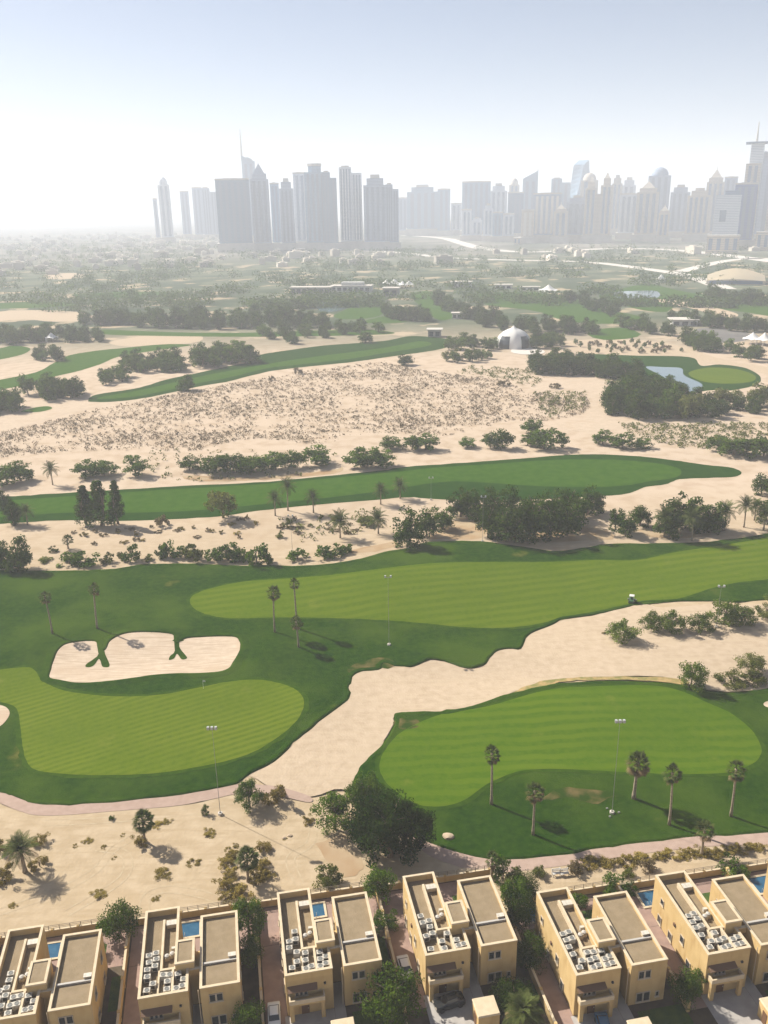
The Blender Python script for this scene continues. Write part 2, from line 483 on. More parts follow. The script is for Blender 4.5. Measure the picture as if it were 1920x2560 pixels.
FAIR2 = wpoly([('B', [(90, 770), (250, 700), (450, 670), (700, 606), (900, 595), (1150, 592), (1280, 612), (1400, 660), (1500, 700), (1590, 770), (1630, 840), (1620, 890), (1560, 930), (1480, 955), (1300, 965), (1100, 960), (900, 950), (750, 945), (620, 950), (540, 970), (450, 1010), (380, 1060), (300, 1095), (200, 1105), (120, 1085), (50, 1040), (0, 990), (-20, 930), (10, 850)])], 6, .12)
sheet('fairway', FAIR2, M['fairway2'], .15, 3)
sheet('bunker', wpoly([('B', [(1640, 655), (1659, 642), (1720, 640), (1720, 672), (1659, 668)])], 4), M['bunker'], .12, 3)
M['scorch'] = mat('scorched_grass', (.020, .045, .004), col2=(.17, .115, .055), scale=.28, detail=8, lo=.42, hi=.78, world=True, spec=0.0, rough=1.0, bump=.4)
M['firstcut'] = mat('first_cut_grass', (.020, .050, .002), col2=(.034, .068, .004), scale=.6, detail=8, bump=.5, bscale=3, world=True, spec=0.0, rough=1.0)
for pl_, dz_ in ((FAIR1, .10), (GREEN1, .10), (FAIR2, .115)):
    sheet('first_cut', grow(pl_, 1.0, .7), M['firstcut'], dz_, 3)
sheet('worn_turf', wpoly([('p6', [(350, 470), (420, 430), (520, 400), (640, 415), (760, 425), (830, 445), (760, 450), (680, 485), (600, 480), (520, 455), (430, 465)])], 5, .5), M['scorch'], .11, 2)
sheet('worn_turf', wpoly([('B', [(40, 735), (90, 715), (150, 730), (140, 760), (80, 765)])], 5, .4), M['scorch'], .15, 2)
sheet('worn_turf', wpoly([('A', [(1500, 500), (1560, 470), (1640, 455), (1700, 470), (1690, 495), (1600, 495), (1530, 520)])], 5, .5), M['scorch'], .08, 2)
M['dryedge'] = mat('dry_sand_edge', (0.361, 0.249, 0.120), col2=(0.172, 0.163, 0.060), scale=.6, detail=7, world=True, spec=0.0, rough=1.0, bump=.4)
sheet('dry_turf_edge', wpoly([('B', [(560, 610), (620, 580), (700, 560), (850, 552), (1080, 552), (1290, 560), (1300, 582), (1100, 568), (900, 566), (760, 570), (690, 605), (600, 612)])], 5, .5), M['dryedge'], .09, 3)

def band(k_up, up, k_lo, lo): return [(k_up, up), (k_lo, lo[::-1])]
sheet('path', wpoly([('p6', [(2500, 560), (1780, 640), (1659, 645), (1450, 660), (1250, 667), (1050, 692), (800, 722), (640, 747), (550, 767), (300, 797), (80, 807)]), ('p5', [(1500, 705), (1400, 695), (1300, 670), (1200, 640), (1120, 605), (1060, 560), (1000, 590), (1060, 640), (1130, 690), (1230, 730), (1300, 752), (1400, 768), (1540, 782)]), ('p6', [(80, 872), (180, 875), (400, 850), (620, 820), (800, 790), (1000, 760), (1200, 735), (1400, 720), (1659, 715), (1780, 706), (2500, 632)])], 5, .1), M['path'], .05, 4)
sheet('path', wpoly([('p4', [(-500, 70), (-80, 250), (0, 290), (100, 340), (200, 370), (300, 380), (600, 360), (900, 345), (1130, 315), (1300, 285), (1400, 268), (1600, 280), (1780, 330), (1780, 365), (1600, 330), (1380, 322), (1200, 355), (1000, 388), (740, 408), (500, 428), (240, 440), (130, 420), (0, 368), (-80, 330), (-500, 150)])], 5, .1), M['path'], .06, 4)
def lip(name, poly, h, m, out=False, dz=.05, run=2.4, wob=.35, keep=None):
    """the turf's real edge: a small raised bank along an outline"""
    ar = sum(poly[i - 1][0] * poly[i][1] - poly[i][0] * poly[i - 1][1] for i in range(len(poly)))
    sg = (1 if ar > 0 else -1) * (-1 if out else 1)
    n = len(poly)
    b = MB()
    for i, p in enumerate(poly):
        a, c = poly[i - 1], poly[(i + 1) % n]
        d = Vector((c[0] - a[0], c[1] - a[1]))
        d = d.normalized() if d.length > 1e-6 else Vector((1, 0))
        nn = Vector((-d.y, d.x)) * sg
        hh = h * (1 + wob * noise.noise((p[0] * .25, p[1] * .25, 2.2)))
        for (o_, z) in ((-.05, -.25), (.22, hh * .8), (.6, hh), (1.3, hh * .55), (run, dz - .05)):
            x, y = p[0] + nn.x * o_, p[1] + nn.y * o_
            b.v.append((x, y, hgt(x, y) + dz + z))
    for i in range(n):
        j = (i + 1) % n
        if keep and not keep(poly[i]): continue
        for k in range(4): b.f.append((i * 5 + k, j * 5 + k, j * 5 + k + 1, i * 5 + k + 1))
    o = b.build(name, m, smooth=True)
    o['kind'] = 'structure'
    bm = bmesh.new(); bm.from_mesh(o.data)
    for fc in bm.faces:
        if fc.normal.z < 0: fc.normal_flip()
    bm.to_mesh(o.data); bm.free()
lip('bunker_lip', BUNK1, .34, M['rough'], True, .08)
lip('turf_edge', ROUGH1, .15, M['rough'], False, .06, 1.6, keep=lambda p: -110 < p[0] < 140)
lip('turf_edge', ROUGH2, .12, M['rough'], False, .08, 1.6, keep=lambda p: p[0] < 108)
# second fairway with its rough
ROUGH3 = wpoly([('C', [(-600, 440), (-80, 405), (60, 395), (300, 380), (550, 382), (850, 375), (960, 370), (1100, 350), (1300, 325), (1659, 290)]), ('D', [(100, 420), (270, 428), (600, 432), (900, 415), (1000, 410), (1060, 400), (1130, 375), (1210, 365), (1280, 342), (1400, 336), (1515, 330), (1545, 310), (1500, 290), (1400, 280), (1250, 260), (1100, 245), (950, 237), (820, 238), (600, 252), (300, 275), (60, 295)]),
    ('C', [(1659, 168), (1400, 190), (1100, 215), (800, 232), (600, 245), (300, 262), (100, 275), (-80, 290), (-600, 335)])], 5, .6)
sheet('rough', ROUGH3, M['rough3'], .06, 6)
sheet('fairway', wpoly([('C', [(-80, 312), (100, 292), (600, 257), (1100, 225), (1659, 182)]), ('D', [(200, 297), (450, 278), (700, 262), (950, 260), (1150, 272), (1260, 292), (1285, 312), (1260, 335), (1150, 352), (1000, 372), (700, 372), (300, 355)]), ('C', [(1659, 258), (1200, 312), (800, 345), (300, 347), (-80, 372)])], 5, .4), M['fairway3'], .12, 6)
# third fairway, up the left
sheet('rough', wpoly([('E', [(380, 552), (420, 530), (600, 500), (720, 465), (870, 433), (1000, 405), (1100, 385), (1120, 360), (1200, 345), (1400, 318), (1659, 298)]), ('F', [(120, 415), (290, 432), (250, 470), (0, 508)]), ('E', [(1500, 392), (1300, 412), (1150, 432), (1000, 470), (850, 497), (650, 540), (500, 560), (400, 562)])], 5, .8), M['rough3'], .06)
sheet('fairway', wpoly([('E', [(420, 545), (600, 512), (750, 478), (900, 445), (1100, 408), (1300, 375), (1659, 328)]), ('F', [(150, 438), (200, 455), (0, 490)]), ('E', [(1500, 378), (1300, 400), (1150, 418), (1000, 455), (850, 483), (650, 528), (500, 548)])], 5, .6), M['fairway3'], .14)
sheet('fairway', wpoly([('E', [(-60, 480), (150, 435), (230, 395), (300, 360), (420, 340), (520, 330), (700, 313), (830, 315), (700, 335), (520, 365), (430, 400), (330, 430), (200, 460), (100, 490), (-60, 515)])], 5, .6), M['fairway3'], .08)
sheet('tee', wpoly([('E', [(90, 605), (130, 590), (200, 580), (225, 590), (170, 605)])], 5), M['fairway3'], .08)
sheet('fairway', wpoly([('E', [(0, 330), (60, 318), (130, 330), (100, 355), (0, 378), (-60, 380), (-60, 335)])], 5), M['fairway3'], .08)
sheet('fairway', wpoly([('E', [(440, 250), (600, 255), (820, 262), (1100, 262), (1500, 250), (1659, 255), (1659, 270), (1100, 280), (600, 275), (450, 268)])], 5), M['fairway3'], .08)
# the pond hole on the right
sheet('rough', wpoly([('F', [(880, 497), (1000, 497), (1100, 500), (1320, 506), (1370, 543), (1450, 538), (1560, 553), (1625, 590), (1610, 625), (1500, 650), (1400, 650), (1250, 680), (1100, 640), (1050, 580), (960, 555)])], 5, .5), M['rough3'], .06)
sheet('green', wpoly([('F', [(1315, 575), (1400, 552), (1520, 558), (1600, 585), (1590, 612), (1480, 622), (1370, 610)])], 5), M['fairway1'], .12)
sheet('pond', wpoly([('F', [(1130, 549), (1210, 550), (1285, 555), (1298, 586), (1372, 622), (1360, 645), (1310, 655), (1250, 618), (1195, 585)])], 5), M['water'], .14)
# far fairways, ponds and bare patches
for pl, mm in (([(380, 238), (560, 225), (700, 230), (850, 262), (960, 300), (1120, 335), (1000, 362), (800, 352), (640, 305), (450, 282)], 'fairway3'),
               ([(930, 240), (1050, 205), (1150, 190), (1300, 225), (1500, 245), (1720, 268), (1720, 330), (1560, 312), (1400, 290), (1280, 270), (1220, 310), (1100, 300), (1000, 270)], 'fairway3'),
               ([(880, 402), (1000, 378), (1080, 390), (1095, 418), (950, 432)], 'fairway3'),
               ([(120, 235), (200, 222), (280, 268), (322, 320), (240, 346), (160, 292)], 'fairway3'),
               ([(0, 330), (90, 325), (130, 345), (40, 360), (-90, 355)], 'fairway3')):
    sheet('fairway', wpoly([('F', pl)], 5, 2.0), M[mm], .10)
sheet('sand_track', wpoly([('F', [(1150, 258), (1300, 263), (1440, 295), (1530, 322), (1480, 337), (1330, 297)])], 5), M['waste'], .16)
sheet('sand_patch', wpoly([('F', [(770, 440), (900, 430), (1050, 430), (1180, 440), (1320, 470), (1480, 520), (1720, 560), (1720, 590), (1600, 570), (1440, 535), (1370, 540), (1330, 505), (1100, 498), (900, 495), (800, 470)])], 5, 1.5), M['waste'], .05)
sheet('pond', wpoly([('F', [(1000, 226), (1100, 220), (1180, 222), (1185, 248), (1100, 252), (1010, 250)])], 5), M['water'], .16)
sheet('pond', wpoly([('E', [(1330, 122), (1420, 110), (1500, 112), (1530, 135), (1490, 160), (1400, 175), (1360, 150)])], 5), M['water'], .16)
sheet('fairway', wpoly([('E', [(1500, 112), (1620, 118), (1659, 140), (1640, 190), (1500, 205), (1440, 190), (1490, 165), (1535, 135)])], 5), M['fairway3'], .12)
sheet('fairway', wpoly([('E', [(330, 95), (600, 85), (720, 92), (560, 110), (350, 108)])], 5), M['fairway3'], .12)
sheet('fairway', wpoly([('E', [(0, 135), (200, 128), (350, 140), (150, 155), (-60, 158)])], 5), M['fairway3'], .12)
for pl in ([(-60, 180), (100, 165), (330, 172), (420, 205), (250, 215), (100, 205), (-60, 215)], [(480, 300), (700, 268), (860, 272), (840, 305), (560, 322)], [(200, 10), (340, 5), (360, 25), (210, 30)]):
    sheet('sand_patch', wpoly([('E', pl)], 5, 1.5), M['waste'], .06)
sheet('sand_track', wpoly([('E', [(-60, 640), (150, 560), (370, 548), (420, 562), (500, 565), (300, 610), (100, 670), (-60, 715)])], 5), M['bunker'], .05)
sheet('sand_track', wpoly([('F', [(640, 650), (700, 610), (960, 600), (1000, 610), (960, 660), (920, 690), (940, 740), (1010, 775), (1200, 790), (1480, 770), (1720, 775), (1720, 790), (1100, 810), (900, 830), (700, 800), (860, 770), (900, 700), (860, 650)])], 5), M['bunker'], .05)
M['soil_bare'] = mat('bare_orange_soil', (.35, .27, .178), col2=(.275, .175, .095), scale=.14, detail=8, lo=.38, hi=.72, world=True, spec=0.0, rough=1.0)
for k_, pl_ in (('D', [(190, 590), (290, 525), (390, 505), (440, 540), (420, 600), (260, 600)]), ('D', [(500, 590), (700, 560), (860, 545), (960, 570), (1000, 600), (860, 615), (640, 622)]), ('D', [(1100, 560), (1200, 570), (1420, 575), (1300, 595), (1150, 592)]),
                ('p5', [(470, 620), (560, 560), (660, 590), (720, 700), (700, 790), (600, 800), (520, 740)]), ('C', [(1500, 520), (1600, 490), (1720, 470), (1720, 490), (1600, 520)]), ('C', [(800, 190), (1100, 190), (1420, 165), (1480, 150), (1440, 180), (1100, 205), (850, 210)])):
    sheet('bare_soil', wpoly([(k_, pl_)], 5, 1.0), M['soil_bare'], .035, 4)
M['track'] = mat('tyre_track', (.40, .325, .225), col2=(.345, .27, .178), scale=.8, world=True, spec=0.0, rough=1.0)
def tracks(k_, pts, gap=1.5):
    w_ = [Vector(q) for q in cr(pxpts([(k_, pts)]), 4, False)]
    for s_ in (-1, 1):
        l_ = []
        for i, q in enumerate(w_):
            d = (w_[min(i + 1, len(w_) - 1)] - w_[max(i - 1, 0)]).normalized()
            l_.append((q.x - d.y * gap / 2 * s_, q.y + d.x * gap / 2 * s_))
        ribbon('tyre_track', l_, .28, M['track'], .02)
tracks('p4', [(0, 990), (200, 920), (400, 840), (560, 740), (640, 640), (760, 560)])
tracks('p4', [(830, 1000), (850, 900), (980, 860), (1200, 900), (1300, 960)])
tracks('p4', [(250, 480), (500, 470), (900, 440), (1300, 400)])
tracks('p4', [(380, 1000), (700, 800), (720, 660), (560, 620)])
tracks('p5', [(350, 850), (300, 700), (420, 600), (440, 420)])
# roads before the towers
def road(name, k, pts, wid, m, dz=.2): return ribbon(name, pxpts([(k, pts)]), wid, M[m], dz)
road('highway', 'H', [(-500, 585), (30, 605), (250, 628), (550, 640), (800, 645), (950, 655), (1200, 688), (1330, 712), (1480, 765)], 26, 'road')
road('highway', 'H', [(60, 530), (250, 545), (330, 565), (430, 590), (640, 605), (1000, 590), (1300, 600), (1720, 650)], 40, 'road')
road('road', 'H', [(1280, 690), (1500, 640), (1720, 632)], 24, 'road')
road('road', 'H', [(-1400, 600), (-900, 570), (-400, 560), (60, 530)], 30, 'asphalt')

# ============================================================ towers of the skyline
def facade(name, wall, glass, floor=3.6, gap=.5):
    def f(t, vec, out):
        sp = t.nodes.new('ShaderNodeSeparateXYZ'); t.links.new(vec, sp.inputs[0])
        m1 = t.nodes.new('ShaderNodeMath'); m1.operation = 'DIVIDE'; m1.inputs[1].default_value = floor
        t.links.new(sp.outputs['Z'], m1.inputs[0])
        m2 = t.nodes.new('ShaderNodeMath'); m2.operation = 'FRACT'; t.links.new(m1.outputs[0], m2.inputs[0])
        m3 = t.nodes.new('ShaderNodeMath'); m3.operation = 'LESS_THAN'; m3.inputs[1].default_value = gap
        t.links.new(m2.outputs[0], m3.inputs[0])
        return mixnode(t, m3.outputs[0], wall, glass)
    return mat(name, wall, rough=.65, spec=.12, extra=f)
M['t_beige'] = facade('beige_facade', (.62, .54, .44), (.34, .30, .26))
M['t_white'] = facade('white_facade', (.66, .69, .74), (.36, .41, .48))
M['t_grey'] = facade('grey_facade', (.34, .42, .54), (.17, .23, .34), gap=.6)
M['t_blue'] = facade('blue_glass_facade', (.12, .20, .42), (.05, .10, .26), gap=.75)
M['t_teal'] = facade('teal_glass_facade', (.24, .38, .52), (.12, .22, .34), gap=.7)
M['t_dark'] = facade('dark_glass_facade', (.15, .26, .40), (.07, .14, .24), gap=.75)
M['glassbay'] = mat('glass_bay', (.10, .16, .26), rough=.4, spec=.4)
M['palebay'] = mat('pale_bay', (.58, .54, .48), rough=.8)
M['concrete'] = mat('concrete', (.42, .39, .35), col2=(.5, .46, .41), scale=.1)

def azel(x, y):
    d = ray(x, y)
    return math.atan2(d.x, d.y), d.z / math.hypot(d.x, d.y)
HOR = 528.0
def tower(k, x0, x1, ytop, dist, m, shape, label, ratio=.75, bays=3, ang=0.0, bay='glassbay', group=None, name='tower'):
    X0, Y0 = px(k, x0, ytop); X1, _ = px(k, x1, ytop)
    ym = (Y0 + 600) / 2
    a0, _ = azel(X0, Y0 + 30); a1, _ = azel(X1, Y0 + 30)
    az = (a0 + a1) / 2
    wd = dist * (a1 - a0)
    _, te = azel((X0 + X1) / 2, Y0)
    h = HCAM + dist * te
    root = new(name, None, None, (dist * math.sin(az), dist * math.cos(az), 0), -az + ang)
    tag(root, label, 'tower', group)
    dp = wd * ratio
    hw, hd = wd / 2, dp / 2
    mm = M[m]
    MB().box(-hw - 6, hw + 6, -hd - 8, hd + 8, 0, 14 + wd * .1).build('podium', M['concrete'], root)
    pz = 14 + wd * .1
    def body(n, x0_, x1_, z0, z1, f=1.0, mt=None):
        return MB().box(x0_, x1_, -hd * f, hd * f, z0, z1).build(n, mt or mm, root)
    def strips(n, x0_, x1_, z0, z1, f=1.0):
        if not n: return
        ww = (x1_ - x0_) / (n * 2 + 1)
        for i in range(n):
            xa = x0_ + ww * (1 + 2 * i)
            MB().box(xa, xa + ww, -hd * f - 1.2, -hd * f + .5, z0 + 4, z1 - 5).build('window_bay', M[bay], root)
    if shape == 'slab':
        body('shaft', -hw, hw, pz, h - 5)
        body('parapet', -hw - .8, hw + .8, h - 5, h - 1, 1.03, M['concrete'])
        body('plant_room', -hw * .5, hw * .35, h - 1, h, .6, M['concrete'])
        strips(bays, -hw, hw, pz, h - 5)
    elif shape == 'step':
        body('shaft', -hw, hw, pz, h * .86)
        body('upper_shaft', -hw * .72, hw * .72, h * .86, h * .95, .8)
        body('crown', -hw * .4, hw * .4, h * .95, h, .5, M['concrete'])
        strips(bays, -hw, hw, pz, h * .86)
    elif shape == 'stepright':
        body('shaft', -hw, hw * .1, pz, h)
        body('side_shaft', hw * .1 + .05, hw, pz, h * .93, .9)
        body('roof_screen', -hw * .8, -hw * .1, h, h + 4, .6, M['concrete'])
        strips(bays, -hw, hw * .1, pz, h)
        strips(max(1, bays - 1), hw * .1, hw, pz, h * .93, .9)
    elif shape == 'spire':
        body('shaft', -hw, hw, pz, h * .78)
        body('shoulder', -hw * .8, hw * .8, h * .78, h * .84, .8)
        MB().prism([(-hw * .62, -hd * .62), (hw * .62, -hd * .62), (hw * .62, hd * .62), (-hw * .62, hd * .62)], h * .84, h * .95,
                   [(-.8, -.8), (.8, -.8), (.8, .8), (-.8, .8)]).build('pyramid_roof', mm, root)
        MB().tube([(0, 0, h * .94), (0, 0, h)], [1.1, .4], 6).build('mast', M['concrete'], root)
        strips(bays, -hw, hw, pz, h * .78)
    elif shape == 'needle':
        hb = h * .77
        MB().prism([(-hw, -hd), (hw, -hd), (hw, hd), (-hw, hd)], pz, [hb, hb * .93, hb * .93, hb]).build('shaft', mm, root)
        MB().prism([(-hw * .2, -hd), (hw * .6, -hd), (hw * .6, hd), (-hw * .2, hd)], hb * .9, [hb * .985, hb * .955, hb * .955, hb * .985]).build('roof_screen', mm, root)
        MB().tube([(-hw + 2, 0, hb * .95), (-hw + 2, 0, h)], [4.5, 1.2], 6).build('mast', M['concrete'], root)
        strips(bays, -hw, hw, pz, hb * .92)
    elif shape == 'cap':
        body('shaft', -hw, hw, pz, h * .90)
        n8 = [(hw * .66 * math.cos(R(22.5 + 45 * i)), hd * .8 * math.sin(R(22.5 + 45 * i))) for i in range(8)]
        MB().prism(n8, h * .90, h * .97).build('cap_drum', mm, root)
        MB().prism([(x * 1.1, y * 1.1) for x, y in n8], h * .97, h).build('cap_rim', M['concrete'], root)
        strips(bays, -hw, hw, pz, h * .9)
    elif shape == 'dome':
        body('shaft', -hw, hw, pz, h * .88)
        MB().lathe([(hw * .75, h * .88), (hw * .74, h * .92), (hw * .6, h * .96), (hw * .3, h * .99), (.1, h)], 14).build('dome', mm, root, True)
        strips(bays, -hw, hw, pz, h * .88)
    elif shape == 'slant':
        MB().prism([(-hw, -hd), (hw, -hd), (hw, hd), (-hw, hd)], pz, [h * .88, h, h, h * .88]).build('shaft', mm, root)
        MB().box(hw - 3, hw, -hd * .2, hd * .2, h * .94, h + 6).build('fin', M['concrete'], root)
        strips(bays, -hw, hw, pz, h * .86)
    elif shape == 'twist':
        n = 14
        bmm = MB()
        pr = None
        for i in range(n + 1):
            tt = i / n
            ra, sx = R(70 * tt), 1 - .25 * tt
            ring = [(x * math.cos(ra) - y * math.sin(ra), x * math.sin(ra) + y * math.cos(ra), pz + (h - pz) * tt + (x * .35 if i == n else 0)) for x, y in ((-hw * sx, -hd * sx), (hw * sx, -hd * sx), (hw * sx, hd * sx), (-hw * sx, hd * sx))]
            bmm.v += ring
            if i:
                q = (i - 1) * 4
                for j in range(4): bmm.f.append((q + j, q + (j + 1) % 4, q + 4 + (j + 1) % 4, q + 4 + j))
        bmm.f.append(tuple(n * 4 + j for j in range(4)))
        bmm.build('twisted_shaft', mm, root)
    elif shape == 'twin':
        for s_ in (-1, 1):
            xa, xb = (-hw, -hw * .12) if s_ < 0 else (hw * .12, hw)
            hh = h * (1 if s_ > 0 else .95)
            MB().box(xa, xb, -hd, hd, pz, hh * .82).build('shaft', mm, root)
            cx = (xa + xb) / 2; qw = (xb - xa) / 2
            MB().box(cx - qw * .6, cx + qw * .6, -hd * .6, hd * .6, hh * .82, hh * .92).build('upper_shaft', mm, root)
            MB().prism([(cx - qw * .45, -hd * .45), (cx + qw * .45, -hd * .45), (cx + qw * .45, hd * .45), (cx - qw * .45, hd * .45)], hh * .92, hh, [(cx - .5, -.5), (cx + .5, -.5), (cx + .5, .5), (cx - .5, .5)]).build('pyramid_roof', mm, root)
            strips(max(1, bays // 2), xa, xb, pz, hh * .82)
        body('link_block', -hw * .12 + .05, hw * .12 - .05, pz, h * .7, .7)
    elif shape == 'disc':
        hb = h * .985
        MB().box(-hw * .55, hw * .55, -hd * .7, hd * .7, pz, hb).build('shaft', mm, root)
        MB().box(-hw * .8, hw * .45, -hd, hd, pz, h * .80).build('front_shaft', M['t_beige'], root)
        MB().prism([(-hw, -hd * 1.2), (hw, -hd * 1.2), (hw, hd * 1.2), (-hw, hd * 1.2)], hb, h).build('roof_ledge', M['t_dark'], root)
        strips(bays, -hw * .8, hw * .45, pz, h * .8)
    elif shape == 'frame':
        body('shaft', -hw, hw, pz, h)
        MB().box(-hw * .55, -hw * .05, -hd - 1.5, -hd + .5, h * .52, h * .72).build('opening', M['glassbay'], root)
        body('plant_room', -hw * .3, hw * .8, h, h + 9, .7, M['t_dark'])
    elif shape == 'round':
        MB().lathe([(hw, pz), (hw, h * .93), (hw * .85, h * .97), (hw * .4, h), (.1, h)], 18).build('shaft', mm, root, True)
        MB().tube([(0, 0, h * .99), (0, 0, h * 1.05)], [1.2, .4], 6).build('mast', M['concrete'], root)
    return root

gA, gB = 'towers standing together on the left of the motorway', 'towers crowding along the far side of the motorway'
T = tower
# left cluster
T('G', 183, 207, 425, 3400, 't_grey', 'slab', 'thin low tower touching the slim white tower at the edge of the skyline', 1, 1)
T('G', 205, 270, 310, 3300, 't_white', 'dome', 'slim white round-topped tower standing apart at the end of the skyline', .8, 2)
T('G', 330, 378, 385, 3700, 't_grey', 'slab', 'pale slim tower alone between two gaps in the hazy skyline', .8, 2)
T('G', 395, 447, 365, 3600, 't_grey', 'slab', 'faint narrow tower joined to a wider faint block in haze', .8, 2)
T('G', 447, 530, 372, 3500, 't_grey', 'stepright', 'faint wide block just behind the broad dark glass tower', .8, 3)
T('G', 522, 705, 318, 2450, 't_dark', 'slab', 'broad dark flat-topped glass tower with wide face', .6, 5)
T('G', 655, 728, 50, 3300, 't_teal', 'needle', 'tallest hazy tower with slanted roof and thin needle mast', .8, 2)
T('G', 706, 806, 212, 2500, 't_grey', 'spire', 'grey tower with stepped shoulders and small pyramid spire', .9, 3)
T('G', 820, 868, 340, 2600, 't_teal', 'slab', 'narrow teal tower squeezed beside the pyramid-topped tower', .8, 2)
T('G', 868, 945, 318, 2500, 't_grey', 'step', 'grey tower with small stepped roof beside the teal towers', .8, 3)
T('G', 945, 1015, 284, 2620, 't_white', 'slab', 'pale tower tucked behind the octagonal-capped teal tower', .8, 2)
T('G', 1005, 1120, 238, 2460, 't_teal', 'cap', 'teal glass tower with octagonal rimmed cap', .8, 4)
T('G', 1105, 1182, 286, 2440, 't_dark', 'stepright', 'dark glass tower leaning close against the octagonal-capped tower', .7, 2)
T('G', 1196, 1318, 258, 2480, 't_white', 'stepright', 'white tower with open roof frame and pale side strip', .8, 4)
T('G', 1328, 1455, 298, 2430, 't_grey', 'step', 'grey tower with narrow stepped crown beside the white tower', .8, 4)
T('G', 1450, 1520, 352, 2420, 't_grey', 'stepright', 'shorter grey tower ending the left cluster by the road', .9, 3)
# middle distance, between the clusters
T('H', 62, 102, 368, 3600, 't_grey', 'slab', 'faint narrow tower in the gap right of the left cluster', .8, 2)
T('H', 100, 232, 314, 3500, 't_teal', 'step', 'faint wide stepped block in the gap between both clusters', .6, 4)
T('H', 232, 286, 330, 3450, 't_teal', 'slab', 'faint flat block joined to the wide stepped one', .8, 2)
T('H', 290, 335, 392, 3500, 't_white', 'slab', 'low pale tower before the wide flat teal slab', .8, 2)
T('H', 338, 460, 298, 3200, 't_teal', 'slab', 'wide flat-topped teal slab tower left of the beige towers', .5, 5)
T('H', 336, 378, 418, 2900, 't_white', 'slab', 'low white tower at the foot of the wide teal slab', .9, 2)
T('H', 378, 424, 455, 2900, 't_white', 'step', 'lowest white block at the foot of the wide teal slab', .9, 2)
T('H', 430, 472, 395, 2850, 't_white', 'step', 'stepped white tower among the low white towers', .9, 2)
T('H', 458, 532, 308, 3300, 't_white', 'step', 'pale stepped tower rising behind the low white towers', .8, 3)
T('H', 470, 512, 430, 2800, 't_teal', 'slab', 'small teal tower between low white towers', .9, 2)
T('H', 514, 562, 436, 2800, 't_white', 'slab', 'small white tower with teal stripes beside low white towers', .9, 2)
T('H', 535, 602, 344, 3000, 't_dark', 'slab', 'dark square tower behind the small white towers', .8, 3)
T('H', 540, 585, 285, 3600, 't_beige', 'dome', 'hazy beige dome-topped tower behind the dark square tower', .8, 2)
T('H', 593, 648, 420, 2660, 't_beige', 'slab', 'low plain beige tower beside the motorway', .9, 2, bay='palebay')
T('H', 600, 665, 254, 3300, 't_teal', 'slant', 'tall teal tower with slanted roof behind the low beige tower', .8, 2)
T('H', 645, 765, 348, 2700, 't_grey', 'slab', 'broad grey tower with strong vertical stripes', .6, 5, bay='palebay')
T('H', 722, 805, 288, 3400, 't_teal', 'stepright', 'hazy teal tower peeking over the broad striped tower', .8, 2)
T('H', 733, 795, 390, 2640, 't_beige', 'spire', 'beige pointed tower before the broad striped tower', .9, 2)
T('H', 788, 880, 360, 2760, 't_grey', 'step', 'grey stepped tower right of the beige pointed tower', .8, 3)
T('H', 812, 890, 218, 3700, 't_teal', 'twist', 'hazy twisting tower with slanting top', .8, 0)
T('H', 850, 925, 262, 3200, 't_beige', 'dome', 'beige round-topped tower before the twisting tower', .9, 2)
T('H', 872, 990, 262, 2660, 't_beige', 'twin', 'twin beige towers with stepped pointed crowns', .7, 4)
T('H', 985, 1030, 272, 3300, 't_beige', 'step', 'hazy beige stepped tower behind the twin towers', .9, 2)
T('H', 1028, 1088, 282, 3400, 't_white', 'step', 'hazy white stepped tower right of the twin towers', .9, 2)
T('H', 1018, 1098, 350, 2900, 't_white', 'slab', 'white flat tower with glass stripes right of twin towers', .8, 3)
T('H', 1095, 1190, 285, 2740, 't_beige', 'spire', 'tall beige tower with spire beside the round-topped grey one', .9, 3)
T('H', 1143, 1240, 238, 3000, 't_grey', 'dome', 'tall grey tower with big rounded crown', .8, 3)
T('H', 1186, 1236, 398, 2620, 't_beige', 'spire', 'short beige pointed tower before the tall rounded one', .9, 2)
T('H', 1238, 1322, 314, 3000, 't_grey', 'step', 'hazy grey stepped tower beside a gap in the right cluster', .9, 3)
T('H', 1312, 1412, 328, 2720, 't_beige', 'step', 'broad beige stepped tower right of the gap', .8, 4)
T('H', 1398, 1475, 232, 2900, 't_beige', 'spire', 'tall stepped beige tower with spire behind the blue block', .9, 3)
T('H', 1468, 1525, 278, 3100, 't_grey', 'slab', 'hazy grey slab behind the white framed block', .9, 2)
T('H', 1430, 1540, 358, 2250, 't_white', 'frame', 'white block with one dark square opening high up', .7, 0)
T('H', 1515, 1612, 304, 2320, 't_blue', 'slab', 'deep blue glass tower behind the white framed block', .9, 3)
T('H', 1560, 1665, 130, 2400, 't_white', 'disc', 'tall pale tower with wide dark roof ledge', .8, 2)
T('H', 1612, 1720, 40, 2700, 't_grey', 'needle', 'tallest grey tower with tapering mast at the skyline end', .8, 2)
T('H', 1660, 1790, 330, 2500, 't_beige', 'step', 'beige tower beyond the tall grey masted tower', .8, 3)

